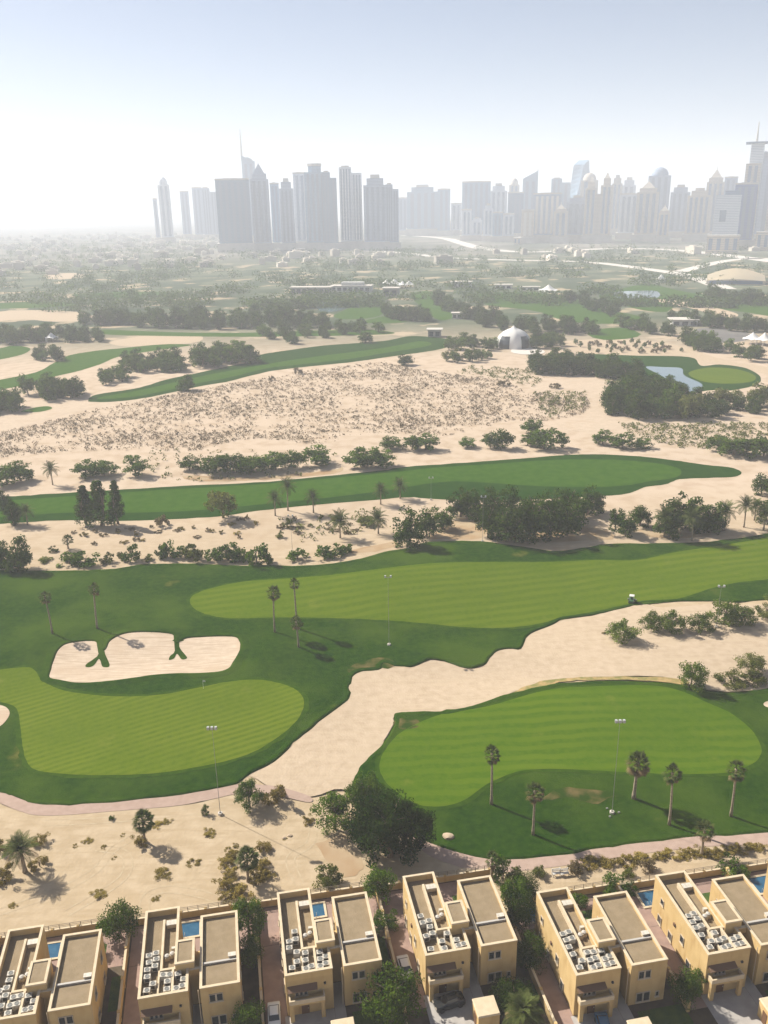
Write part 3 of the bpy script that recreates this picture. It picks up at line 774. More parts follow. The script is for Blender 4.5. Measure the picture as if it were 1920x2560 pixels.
# low beige blocks at the foot of the right-hand towers, and the long arched hall
def block(k, x0, x1, ytop, ybase, m, label, dpt=30, name='low_block', cat='building'):
    a, b_ = G(k, x0, ybase), G(k, x1, ybase)
    d = math.hypot((a.x + b_.x) / 2, (a.y + b_.y) / 2)
    _, te = azel(*px(k, (x0 + x1) / 2, ytop))
    h = HCAM + d * te
    az = math.atan2(a.x + b_.x, a.y + b_.y)
    wd = (b_ - a).length
    root = tag(new(name, None, None, ((a.x + b_.x) / 2, (a.y + b_.y) / 2, 0), -az), label, cat)
    MB().box(-wd / 2, wd / 2, 0, dpt, 0, h).build('wall', M[m], root)
    MB().box(-wd / 2 - .5, wd / 2 + .5, -.5, dpt + .5, h, h + 1.2).build('roof', M['concrete'], root)
    n = max(2, int(wd / 14))
    for i in range(n):
        xx = -wd / 2 + wd * (i + .5) / n
        MB().box(xx - wd / n * .22, xx + wd / n * .22, -.4, .3, h * .2, h * .85).build('window_bay', M['glassbay'], root)
    return root
block('H', 1388, 1530, 535, 612, 't_beige', 'low beige block at the foot of the blue glass tower')
block('H', 1600, 1720, 520, 600, 't_beige', 'low beige block below the tower with the roof ledge')
block('H', 225, 310, 470, 520, 't_beige', 'low sandy block with flat roof in the gap before the teal slab')
block('H', 560, 590, 545, 572, 't_beige', 'tiny beige block beside the low plain beige tower')
M['arch'] = mat('arched_roof_metal', (.42, .34, .22), col2=(.36, .30, .2), scale=.05, rough=.5, spec=.4)
a = G('H', 1400, 745); b_ = G('H', 1640, 748)
root = tag(new('arched_hall', None, None, (a.x, a.y, 0), math.atan2(b_.y - a.y, b_.x - a.x)), 'long hall with low arched golden roof beside the motorway', 'hall')
L_ = (b_ - a).length
arc = [(-2 + (L_ + 4) * i / 16, 5 + 2 * math.sin(PI * i / 16), 10 + 9 * math.sin(PI * i / 16)) for i in range(17)]
bmm = MB()
bmm.v += [(x, 0, z) for x, z, z2 in arc] + [(x, 40, z2) for x, z, z2 in arc] + [(x, 75, z) for x, z, z2 in arc]
for q in (0, 17):
    for i in range(16): bmm.f.append((q + i, q + i + 1, q + 17 + i + 1, q + 17 + i))
bmm.build('roof', M['arch'], root, True)
for y in (1, 74):
    wl = MB()
    wl.v = [(x, y, 0) for x, z, z2 in arc] + [(x, y, z - .1) for x, z, z2 in arc]
    wl.f = [(i, i + 1, 17 + i + 1, 17 + i) for i in range(16)]
    wl.build('wall', M['concrete'], root)
for i in range(7):
    xx = L_ * (.12 + .76 * i / 6)
    MB().box(xx - 7, xx + 7, .3, 1.6, 1, 5).build('window_bay', M['glassbay'], root)

# ------------------------------------------------------------ clubhouse, tents and pavilions in the course
M['white'] = mat('white_paint', (.55, .54, .52), col2=(.48, .47, .45), scale=.3, rough=.7)
M['tent'] = mat('tent_fabric', (.62, .61, .59), rough=.6)
M['darkin'] = mat('dark_interior', (.035, .045, .055), rough=.3, spec=.5)
def place(name, k, x, y, label, cat, group=None, rz=0):
    q = G(k, x, y)
    return tag(new(name, None, None, (q.x, q.y, 0), rz), label, cat, group)
def peak_roof(r, n, zl, zp, sag=.35, seg=6):
    b = MB()
    for i in range(seg + 1):
        t = i / seg
        z = zl + (zp - zl) * (t ** (1 / (1 - sag)) if t > 0 else 0)
        rr = r * (1 - t) + .05
        for j in range(n * 4):
            ang = 2 * PI * j / (n * 4)
            ed = 1 - .09 * (abs(math.sin(ang * n / 2))) * (1 - t)
            b.v.append((rr * ed * math.cos(ang), rr * ed * math.sin(ang), z + (.10 * r * abs(math.sin(ang * n / 2)) * (1 - t) ** 2)))
        if i:
            q = (i - 1) * n * 4
            for j in range(n * 4): b.f.append((q + j, q + (j + 1) % (n * 4), q + n * 4 + (j + 1) % (n * 4), q + n * 4 + j))
    return b
# big domed pavilion with arched glass fronts
root = place('domed_pavilion', 'F', 558, 462, 'white domed pavilion with tall dark arched openings on the course', 'pavilion')
n = 32
bmm = MB()
RD = 13.5
prof = [(1.0, 0), (.99, .22), (.94, .42), (.82, .62), (.62, .78), (.38, .89), (.16, .96), (.05, 1.06), (.0, 1.10)]
for i, (rr, zz) in enumerate(prof):
    for j in range(n):
        ang = 2 * PI * j / n
        fl = 1 + .06 * math.cos(ang * 8) * (1 - i / 8)
        bmm.v.append((RD * rr * fl * math.cos(ang), RD * rr * fl * math.sin(ang), 15.5 * zz))
for i in range(len(prof) - 1):
    for j in range(n):
        if i < 3 and j % 8 in (2, 3, 4, 5) : continue
        q = i * n
        bmm.f.append((q + j, q + (j + 1) % n, q + n + (j + 1) % n, q + n + j))
bmm.build('dome', M['tent'], root, True)
for s_ in range(4):
    g = MB()
    a0, a1 = 2 * PI * (s_ * 8 + 2) / n, 2 * PI * (s_ * 8 + 6) / n
    ring = []
    for i in range(4):
        rr, zz = prof[i]
        ring.append([(RD * .96 * rr * math.cos(a0 + (a1 - a0) * j / 4), RD * .96 * rr * math.sin(a0 + (a1 - a0) * j / 4), 15.5 * zz) for j in range(5)])
    for i in range(3):
        for j in range(4): g.quad(ring[i][j], ring[i][j + 1], ring[i + 1][j + 1], ring[i + 1][j])
    g.build('glass_front', M['darkin'], root)
sheet('terrace', wpoly([('F', [(560, 470), (620, 462), (690, 478), (680, 492), (600, 495), (550, 485)])], 4), M['road'], .2)
# tensile tents
def tent(k, x, y, r, h, label, n=1, group='white tensile tents on the course'):
    root = place('tent', k, x, y, label, 'tent', group)
    for i in range(n):
        for j in range(6):
            ang = 2 * PI * j / 6
            MB().tube([(r * .9 * math.cos(ang), r * .9 * math.sin(ang), 0), (r * .9 * math.cos(ang), r * .9 * math.sin(ang), h * .45)], [.25, .2], 5).build('post', M['white'], root)
        peak_roof(r, 6, h * .42, h).build('canopy', M['tent'], root, True)
    return root
tent('F', 710, 238, 13, 13, 'large white tent standing beside the far practice fairway', group=None)
tent('F', 45, 205, 10, 12, 'white peaked tent of the clubhouse row')
tent('F', 80, 208, 8, 10, 'white peaked tent of the clubhouse row')
tent('F', 108, 206, 8, 10, 'white peaked tent of the clubhouse row')
tent('F', 12, 200, 8, 10, 'white peaked tent of the clubhouse row')
tent('F', 1195, 185, 7, 12, 'small white peaked tent near the motorway bend', group=None)
tent('E', 225, 300, 6, 8, 'white peaked tent alone on the sand by dark trees', group=None)
tent('F', 1590, 448, 8, 9, 'white tent by the car park among trees')
tent('F', 1640, 455, 7, 10, 'white tent by the car park among trees')
def pav(k, x0, x1, y, h, dp, label, m='white', group=None, steps=0):
    a, b_ = G(k, x0, y), G(k, x1, y)
    wd = (b_ - a).length
    root = tag(new('clubhouse', None, None, ((a.x + b_.x) / 2, (a.y + b_.y) / 2, 0), math.atan2(b_.y - a.y, b_.x - a.x)), label, 'building', group)
    MB().box(-wd / 2, wd / 2, 0, dp, 0, h).build('wall', M[m], root)
    MB().box(-wd / 2 - 1.5, wd / 2 + 1.5, -1.5, dp + 1.5, h, h + .8).build('roof', M['concrete'], root)
    nn = max(2, int(wd / 7))
    for i in range(nn):
        xx = -wd / 2 + wd * (i + .5) / nn
        MB().box(xx - wd / nn * .33, xx + wd / nn * .33, -.25, .2, h * .15, h * .78).build('window', M['darkin'], root)
    if steps: MB().box(-wd * .25, wd * .3, dp * .2, dp * .8, h + .8, h + 5).build('upper_storey', M[m], root)
    return root
M['stonewall'] = mat('grey_stone', (.26, .25, .24), col2=(.33, .31, .29), scale=.2)
pav('E', 1255, 1425, 95, 8, 16, 'long low grey clubhouse wing beside the far pond', 'stonewall')
pav('E', 1430, 1600, 85, 7, 20, 'pale clubhouse with upper storey behind white tents', steps=1)
pav('F', -5, 60, 245, 10, 16, 'dark-fronted clubhouse block before the white tents', 'stonewall')
pav('F', 290, 375, 205, 7, 14, 'low white building among trees before the practice fairway')
pav('F', 480, 550, 212, 5, 14, 'low white shelter at the end of the practice fairway')
pav('F', 590, 670, 218, 4, 8, 'row of white practice bays beside the large tent')
pav('F', 190, 245, 420, 6, 9, 'small grey-roofed hut among the trees near the domed pavilion', 'stonewall')
pav('F', 1245, 1355, 372, 5, 18, 'low wide white-roofed building between rows of dark trees')
pav('F', 295, 335, 340, 5, 8, 'tiny pale hut at the foot of the mid fairway')
sheet('car_park', wpoly([('F', [(1330, 395), (1400, 380), (1560, 400), (1590, 425), (1480, 445), (1380, 425)])], 4), M['asphalt'], .15)
# ------------------------------------------------------------ low town on the plain
rt = random.Random(5)
gl = 'low houses spread over the hazy plain'
M['town'] = mat('town_walls', (.50, .45, .38), rnd=.35)
tm = []
for (ww, dd, hh) in ((14, 12, 8), (20, 14, 7), (12, 12, 11), (26, 16, 9), (34, 18, 14)):
    t_ = MB().box(-ww / 2, ww / 2, -dd / 2, dd / 2, 0, hh).box(-ww / 2 - .4, ww / 2 + .4, -dd / 2 - .4, dd / 2 + .4, hh, hh + .8).box(-ww * .2, ww * .25, -dd * .2, dd * .3, hh + .8, hh + 3.2).box(-ww * .35, -ww * .1, -dd / 2 - .3, -dd / 2 + .2, hh * .4, hh * .7).box(ww * .1, ww * .35, -dd / 2 - .3, -dd / 2 + .2, hh * .4, hh * .7)
    tm.append(t_.mesh('low_house', M['town']))
cnt = 0
while cnt < 270:
    d = rt.uniform(1750, 4600); az = rt.uniform(-.46, .44)
    if az > -.17 and d > 2200: continue
    if az > -.05 and rt.random() < .55: continue
    x, y = d * math.sin(az), d * math.cos(az)
    o = new('low_house', tm[rt.randrange(5)], None, (x, y, 0), rt.choice((0, PI / 2)) + rt.uniform(-.1, .1) + .2)
    tag(o, 'small pale low house among many on the hazy plain', 'house', gl)
    cnt += 1

# ============================================================ villas
HA = R(10.4)
HR, HD = Vector((math.cos(HA), math.sin(HA), 0)), Vector((-math.sin(HA), math.cos(HA), 0))
HO = [(-37.85, 92.4), (-18.03, 91.96), (1.76, 91.66), (21.58, 91.08), (41.12, 83.67), (60.62, 83.2), (80.1, 82.8)]
def hw_(i, u, v, z=0.0):
    return HR * (HO[i][0] + u) + HD * (HO[i][1] + v) + Vector((0, 0, z))
def weather(t, vec, out):
    o = mixnode(t, noisefac(t, vec, .9, .5, .8, 6, sx=(1, 1, .25)), out, (.38, .25, .105))
    return o
M['wall'] = mat('sand_render', (.46, .325, .148), col2=(.50, .36, .172), scale=.6, detail=6, bump=.1, bscale=6, extra=weather, rnd=.07)
M['coping'] = mat('cream_coping', (0.522, 0.435, 0.309), col2=(0.470, 0.383, 0.261), scale=1.2, detail=6)
M['deck'] = mat('roof_deck', (.20, .152, .092), col2=(.235, .18, .113), scale=.9, detail=8, bump=.25, bscale=5)
M['frame'] = mat('window_frame', (.40, .34, .26), rough=.5)
M['pane'] = mat('window_glass', (.025, .03, .035), rough=.06, spec=.8)
M['awning'] = mat('brown_awning', (.14, .085, .055), rough=.8)
M['paving'] = mat('pink_paving', (0.235, 0.161, 0.135), col2=(0.287, 0.200, 0.165), scale=.7, detail=7, world=True)
M['drive'] = mat('drive_paving', (0.296, 0.278, 0.261), col2=(0.357, 0.335, 0.313), scale=.6, detail=7, world=True)
M['lawn'] = mat('garden_lawn', (.03, .065, .01), col2=(.055, .09, .012), scale=1.0, detail=7, bump=.5, bscale=5, world=True)
M['soil'] = mat('garden_soil', (.055, .042, .03), col2=(.09, .07, .045), scale=.6, detail=7, world=True)
M['pool'] = mat('pool_water', (.018, .075, .14), col2=(.03, .10, .17), scale=.9, rough=.06, spec=.6, bump=.12, bscale=3)
M['acwhite'] = mat('ac_casing', (.52, .48, .41), col2=(.38, .35, .30), scale=2.5, rough=.5)
M['acdark'] = mat('ac_grille', (.05, .05, .05), rough=.6)
M['acfan'] = mat('ac_fan', (.16, .16, .15), rough=.6)
M['pipe'] = mat('grey_pipe', (.38, .36, .33), rough=.6)
M['wood'] = mat('dark_wood_door', (.12, .065, .035), rough=.6)

def ring(poly, t, z0, z1):
    n = len(poly)
    inn = []
    for i in range(n):
        p0, p1, p2 = Vector(poly[i - 1]), Vector(poly[i]), Vector(poly[(i + 1) % n])
        d1, d2 = (p1 - p0).normalized(), (p2 - p1).normalized()
        n1, n2 = Vector((-d1.y, d1.x)), Vector((-d2.y, d2.x))
        m_ = (n1 + n2); m_ = m_ / (m_.dot(n1))
        inn.append(tuple(p1 + m_ * t))
    b = MB()
    b.v = [(x, y, z0) for x, y in poly] + [(x, y, z1) for x, y in poly] + [(x, y, z0) for x, y in inn] + [(x, y, z1) for x, y in inn]
    for i in range(n):
        j = (i + 1) % n
        b.f += [(i, j, n + j, n + i), (2 * n + j, 2 * n + i, 3 * n + i, 3 * n + j), (n + i, n + j, 3 * n + j, 3 * n + i), (j, i, 2 * n + i, 2 * n + j)]
    return b, inn
def roofed(root, wname, poly, zd, zt, thick=.28):
    MB().prism(poly, 0, zd).build(wname, M['wall'], root)
    r_, inn = ring(poly, thick, zd, zt - .12)
    r_.build('parapet', M['wall'], root)
    out = ring([(x, y) for x, y in poly], -.05, 0, 1)[1]
    c_, _ = ring(out, thick + .10, zt - .12, zt)
    c_.build('coping', M['coping'], root)
    inn2 = ring(poly, thick + .01, 0, 1)[1]
    MB().prism(inn2, zd + .004, zd + .06).build('roof_deck', M['deck'], root)
def win(root, axis, a0, a1, z0, z1, at, out, mull=1, name='window'):
    """window proud of a wall; axis 'u' lies along the front, 'v' along a side"""
    def bx(b, p0, p1, q0, q1, d0, d1):
        lo, hi = sorted((at + out * d0, at + out * d1))
        if axis == 'u': b.box(p0, p1, lo, hi, q0, q1)
        else: b.box(lo, hi, p0, p1, q0, q1)
        return b
    f = MB(); t = .09
    bx(f, a0, a1, z0, z0 + t, -.05, .12); bx(f, a0, a1, z1 - t, z1, -.05, .12)
    bx(f, a0, a0 + t, z0 + t, z1 - t, -.05, .12); bx(f, a1 - t, a1, z0 + t, z1 - t, -.05, .12)
    for i in range(mull):
        c = a0 + (a1 - a0) * (i + 1) / (mull + 1)
        bx(f, c - .12, c + .12, z0 + t, z1 - t, -.05, .11)
    fo = f.build(name, M['frame'], root)
    for i in range(mull + 1):
        c0 = a0 + (a1 - a0) * i / (mull + 1) + .1; c1 = a0 + (a1 - a0) * (i + 1) / (mull + 1) - .1
        bx(MB(), c0, c1, z0 + t, z1 - t, -.04, .05).build('pane', M['pane'], fo)
    bx(MB(), a0 - .08, a1 + .08, z0 - .1, z0 - .003, -.05, .2).build('sill', M['coping'], fo)
def make_villa():
    r = new('villa', None)
    roofed(r, 'left_wing', [(0, 0), (6.6, 0), (6.6, 4.3), (5.0, 4.3), (5.0, 15.6), (0, 15.6)], 6.35, 7.5)
    roofed(r, 'right_wing', [(8.2, 0), (13.6, 0), (13.6, 13.0), (8.2, 13.0)], 6.9, 7.5)
    MB().box(5.004, 8.195, 4.304, 7.6, 0, 6.3).build('stair_core', M['wall'], r)
    tw = MB().box(4.85, 7.45, 3.75, 7.85, 6.3, 8.35).build('stair_tower', M['wall'], r)
    MB().box(5.15, 7.15, 4.05, 7.55, 8.354, 8.46).build('roof_deck', M['deck'], tw)
    rg, _ = ring([(4.78, 3.68), (7.52, 3.68), (7.52, 7.92), (4.78, 7.92)], .36, 8.352, 8.6)
    rg.build('coping', M['coping'], tw)
    lk = MB().box(6.605, 8.195, 3.55, 3.85, 6.2, 7.2).build('link_parapet', M['wall'], r)
    MB().box(6.605, 8.195, 3.5, 3.9, 7.203, 7.32).build('coping', M['coping'], lk)
    MB().box(6.605, 8.195, 3.86, 4.3, 5.9, 6.2).build('link_roof', M['deck'], r)
    # roof walls
    MB().box(2.65, 2.98, 4.6, 13.6, 6.41, 7.25).build('roof_wall', M['coping'], r)
    MB().box(2.65, 6.3, 4.25, 4.59, 6.41, 7.25).build('roof_wall', M['coping'], r)
    MB().box(4.3, 4.62, .3, 4.24, 6.41, 7.25).build('roof_wall', M['coping'], r)
    MB().box(2.4, 2.64, .3, 4.59, 6.41, 7.0).build('roof_wall', M['coping'], r)
    MB().box(8.5, 13.3, 4.2, 4.5, 6.96, 7.25).build('roof_wall', M['pipe'], r)
    MB().box(4.05, 4.7, 8.1, 8.5, 6.41, 7.0).build('vent_box', M['acwhite'], r)
    # front of the left wing
    win(r, 'u', 1.2, 3.0, 3.45, 4.8, 0, -1, 2, 'balcony_window')
    MB().prism([(.2, -.9), (4.35, -.9), (4.35, 0), (.2, 0)], 5.0, [5.1, 5.1, 5.42, 5.42]).build('awning', M['awning'], r)
    MB().box(5.3, 5.6, -.25, -.002, 5.0, 5.25).build('wall_light', M['acdark'], r)
    bl = MB().box(.3, 5.3, -1.25, -.002, 2.95, 3.25).build('balcony', M['wall'], r)
    MB().box(.3, 5.3, -1.25, -1.05, 3.253, 3.95).build('balustrade', M['coping'], bl)
    MB().box(.3, .5, -1.045, -.002, 3.253, 3.95).build('balustrade', M['coping'], bl)
    MB().box(5.1, 5.3, -1.045, -.002, 3.253, 3.95).build('balustrade', M['coping'], bl)
    for u in (.35, 4.7):
        MB().box(u, u + .55, -1.2, -.65, 0, 2.947).build('column', M['wall'], r)
    d_ = MB().box(2.0, 3.1, -.10, .05, 0, 2.3).build('door', M['wood'], r)
    MB().box(2.9, 3.0, -.18, -.102, 1.0, 1.15).build('handle', M['pipe'], d_)
    # front of the right wing
    win(r, 'u', 9.3, 11.2, 4.75, 6.15, 0, -1, 1)
    win(r, 'u', 9.3, 11.4, .4, 2.15, 0, -1, 1)
    win(r, 'u', 12.2, 12.8, .9, 1.9, 0, -1, 0)
    # left side
    win(r, 'v', 6.0, 7.0, 2.9, 4.3, 0, -1, 0)
    for v in (12.4, 9.1, 3.7): win(r, 'v', v, v + 1.15, .35, 1.85, 0, -1, 0)
    MB().box(-.22, -.002, 8.6, 9.0, 4.0, 4.5).build('wall_light', M['awning'], r)
    win(r, 'v', 12.3, 13.2, 4.2, 5.3, 0, -1, 0)
    # right side
    for v, z in ((3, 4.7), (9.2, 4.7), (3, .8), (9.2, .8)): win(r, 'v', v, v + 1.3, z, z + 1.3, 13.6, 1, 0)
    # backs
    win(r, 'u', 1.4, 3.4, 4.2, 5.6, 15.6, 1, 1)
    win(r, 'u', 1.2, 3.6, .2, 2.4, 15.6, 1, 1)
    win(r, 'u', 9.4, 12.2, .2, 2.4, 13.0, 1, 1)
    win(r, 'v', 10.0, 11.2, 3.9, 5.4, 8.2, -1, 0)
    for u, v in ((7.95, .3), (13.62, .3)):
        MB().tube([(u - .02, v, 0), (u - .02, v, 6.9)], [.06, .06], 6).build('downpipe', M['coping'], r)
    return r
def ac_proto():
    r = new('air_conditioner', None)
    MB().box(-.45, .45, -.38, .38, .12, .92).build('casing', M['acwhite'], r)
    MB().box(-.4, -.3, -.36, .36, 0, .118).build('foot', M['pipe'], r)
    MB().box(.3, .4, -.36, .36, 0, .118).build('foot', M['pipe'], r)
    fan = MB().lathe([(.30, .921), (.31, .97), (.25, .97), (.24, .935), (.01, .935)], 12).build('fan', M['acfan'], r)
    MB().box(-.3, .3, -.395, -.382, .25, .8).build('grille', M['acdark'], r)
    return r
vproto, aproto = make_villa(), ac_proto()
VL = ['sand-coloured flat-roofed villa with a narrow blue pool, at the row end by the date palm',
      'sand-coloured villa with a pool behind, between two round dark trees by the sandy lot',
      'sand-coloured villa with small square pool, beside the bushy tree at its front corner',
      'sand-coloured villa behind the biggest dark tree, with a dark car under its balcony',
      'sand-coloured villa with lit side wall and a blue car under its balcony',
      'sand-coloured villa with three ground-floor side windows lit, beyond the villa with blue car',
      'sand-coloured villa at the far row end, past the wide blue pool']
acn = [(1.0, 3.7), (2.0, 3.9), (.95, 4.9), (1.9, 5.2), (1.05, 6.1), (2.0, 6.4), (1.0, 7.3), (1.95, 7.6),
       (2.95, .95), (3.75, 1.15), (3.0, 2.2), (3.8, 2.35), (3.15, 3.5), (4.0, 3.45), (5.05, .95), (5.85, 1.1), (5.1, 2.1), (5.95, 2.3), (5.15, 3.4), (1.1, 1.3), (1.85, 2.3)]
rv = random.Random(3)
first = True
for i, (ro, de) in enumerate(HO):
    v = vproto if i == 0 else copy_tree(vproto)
    v.location = hw_(i, 0, 0); v.rotation_euler = (0, 0, HA)
    tag(v, VL[i], 'villa', 'villas in a row beside the golf course')
    for j, (u, w_) in enumerate(acn):
        if rv.random() < .16: continue
        a_ = aproto if first else copy_tree(aproto)
        first = False
        a_.location = hw_(i, u + rv.uniform(-.06, .06), w_ + rv.uniform(-.12, .12), 6.41)
        a_.rotation_euler = (0, 0, HA + rv.choice((0, 0, PI)) + rv.uniform(-.12, .12))
        tag(a_, 'white air conditioner unit among others on a villa roof', 'air conditioner', 'air conditioners on the villa roofs')
    t_ = tag(new('water_tank', None, None, hw_(i, 3.95, 12.9, 6.41), HA), ['cream water tank on the villa roof by the date palm', 'cream water tank on the villa roof between two round trees', 'cream water tank on the villa roof with square pool below', 'cream water tank on the villa roof before the biggest tree', 'cream water tank on the villa roof above the blue car', 'cream water tank on the roof beyond the blue car villa', 'cream water tank on the last villa roof'][i], 'tank')
    MB().box(-.75, .75, -.45, .45, .1, .75).build('tank', M['coping'], t_)
    MB().box(-.78, .78, -.48, .48, .753, .82).build('lid', M['acwhite'], t_)
    MB().box(-.6, .6, -.3, .3, 0, .098).build('stand', M['pipe'], t_)
    for (u, w_) in ((3.5, 6.9), (4.2, 7.2)):
        h_ = tag(new('roof_fan', None, None, hw_(i, u, w_, 6.41), HA), 'small squat roof fan beside a stair tower', 'roof fan', 'roof fans beside the stair towers')
        MB().box(-.35, .35, -.35, .35, 0, .5).build('base', M['coping'], h_)
        MB().lathe([(.28, .502), (.34, .6), (.34, .74), (.1, .85), (.01, .85)], 10).build('cowl', M['pipe'], h_)
    h_ = tag(new('vent_housing', None, None, hw_(i, 12.7, 4.95, 6.96), HA), 'pale vent housing at the edge of a right-wing roof', 'vent', 'vent housings on the right-wing roofs')
    MB().box(-.55, .45, -.3, .3, 0, .5).build('housing', M['coping'], h_)
    MB().box(-.6, .5, -.35, .35, .503, .58).build('lid', M['acwhite'], h_)

# gardens: sheets laid on the ground inside the walls
def plot(name, i, u0, u1, v0, v1, m, dz):
    o = MB().quad(hw_(i, u0, v0, dz), hw_(i, u1, v0, dz), hw_(i, u1, v1, dz), hw_(i, u0, v1, dz)).build(name, m)
    o['kind'] = 'structure'
for i in range(7):
    plot('garden', i, -3.5 if i else -8, 16.2 if i not in (3,) else 16.0, -12, 20.8, M['soil'], .012 + .002 * i)
    plot('patio', i, -3.1, 16.0, 12.9, 20.6, M['paving'], .035)
    plot('patio', i, -3.1, -.05, -2, 12.85, M['paving'], .035)
    plot('driveway', i, -.4, 6.6, -12, -.02, M['drive'], .04)
    plot('driveway', i, 6.62, 8.18, -5, 4.2, M['drive'], .044)
    plot('lawn', i, 8.6, 13.0, 14.0, 17.6, M['lawn'], .05)
    if i in (0, 2): plot('lawn', i, 14.4, 15.9, 5, 11, M['lawn'], .054)
    plot('lawn', i, 9.0, 15.9, -4.5, -1.2, M['lawn'], .05)
# walls
def wallrun(name, a, b_, h, label, cat='wall', group=None, piers=4, th=.24):
    d = b_ - a
    r = tag(new(name, None, None, (a.x, a.y, 0), math.atan2(d.y, d.x)), label, cat, group)
    L = d.length
    MB().box(0, L, -th / 2, th / 2, 0, h).build('wall', M['wall'], r)
    MB().box(-.02, L + .02, -th / 2 - .06, th / 2 + .06, h + .002, h + .1).build('coping', M['coping'], r)
    for k in range(piers):
        x = L * k / max(1, piers - 1)
        MB().box(x - .2, x + .2, -th / 2 - .1, th / 2 + .1, 0, h + .25).build('pier', M['wall'], r)
    return r
M['rail'] = mat('fence_rail', (.20, .17, .13), rough=.7)
WN = ['first', 'second', 'third', 'fourth', 'fifth', 'sixth', 'seventh']
for i in range(7):
    wallrun('garden_wall', hw_(i, -3.5, -2), hw_(i, -3.5, 20.6), 1.7, 'long cream garden wall dividing two villa plots', group='garden walls between the villas', piers=5)
    r = wallrun('boundary_wall', hw_(i, -3.35, 21.1), hw_(i, 16.1, 21.0), 1.1, 'low sand-coloured boundary wall with rails behind a villa garden', group='boundary walls facing the course', piers=6)
    L = 19.4
    for k in range(12):
        MB().box(L * (k + .5) / 12 - .04, L * (k + .5) / 12 + .04, -.04, .04, 1.2, 2.0).build('fence_post', M['rail'], r)
    for z in (1.4, 1.7, 1.98): MB().box(0, L, -.025, .025, z, z + .06).build('fence_rail', M['rail'], r)
# pools
def pool(i, u0, u1, v0, v1, label):
    r = tag(new('swimming_pool', None, None, hw_(i, u0, v0), HA), label, 'pool')
    a, b_ = u1 - u0, v1 - v0
    rg, _ = ring([(-.35, -.35), (a + .35, -.35), (a + .35, b_ + .35), (-.35, b_ + .35)], .36, .04, .20)
    rg.build('coping', M['coping'], r)
    MB().box(0, a, 0, b_, .045, .12).build('water', M['pool'], r)
    for q in (.4, .9):
        MB().tube([(q, .2, .1), (q, .2, .9), (q, -.25, .9), (q, -.5, .15)], [.03] * 4, 6).build('ladder_rail', M['pipe'], r)
pool(0, 2.6, 5.9, 16.4, 19.3, 'blue pool behind the villa nearest the date palm')
pool(1, 4.2, 7.3, 16.8, 19.7, 'blue pool behind the villa between two round trees')
pool(2, 5.1, 7.4, 17.0, 19.7, 'small square pool with pink surround behind a villa')
pool(4, -.5, 2.0, 17.0, 19.9, 'small dark pool at the garden corner behind the blue car villa')
pool(5, -.4, 3.0, 16.8, 19.8, 'wide pool in pink paving beside the villa with lit side windows')
pool(6, -.2, 4.2, 16.0, 19.4, 'widest blue pool with red surround at the last villa')
# gate rooms
for i, lb in ((2, 'square flat-roofed gate room before the villa with square pool'), (3, 'square flat-roofed gate room near the dark car'), (4, 'square flat-roofed gate room near the blue car'), (5, 'square flat-roofed gate room on the bright drive beyond the blue car'), (6, 'square flat-roofed gate room of the last villa')):
    r = tag(new('gate_room', None, None, hw_(i, 5.7, -7.4), HA), lb, 'gate room', 'gate rooms on the villa drives')
    MB().box(0, 3.0, 0, 2.9, 0, 2.9).build('wall', M['wall'], r)
    MB().prism([(-.1, -.1), (3.1, -.1), (3.1, 3.0), (-.1, 3.0)], 2.904, 3.15, [(0, 0), (3, 0), (3, 2.9), (0, 2.9)]).build('roof', M['coping'], r)
    d_ = MB().box(-.08, .02, 1.0, 1.9, 0, 2.1).build('door', M['wood'], r)
    wallrun('drive_wall', hw_(i, -.5, -7.3), hw_(i, 5.6, -7.3), 1.0, 'low cream wall closing a villa drive beside its gate room', group='low walls across the villa drives', piers=3)
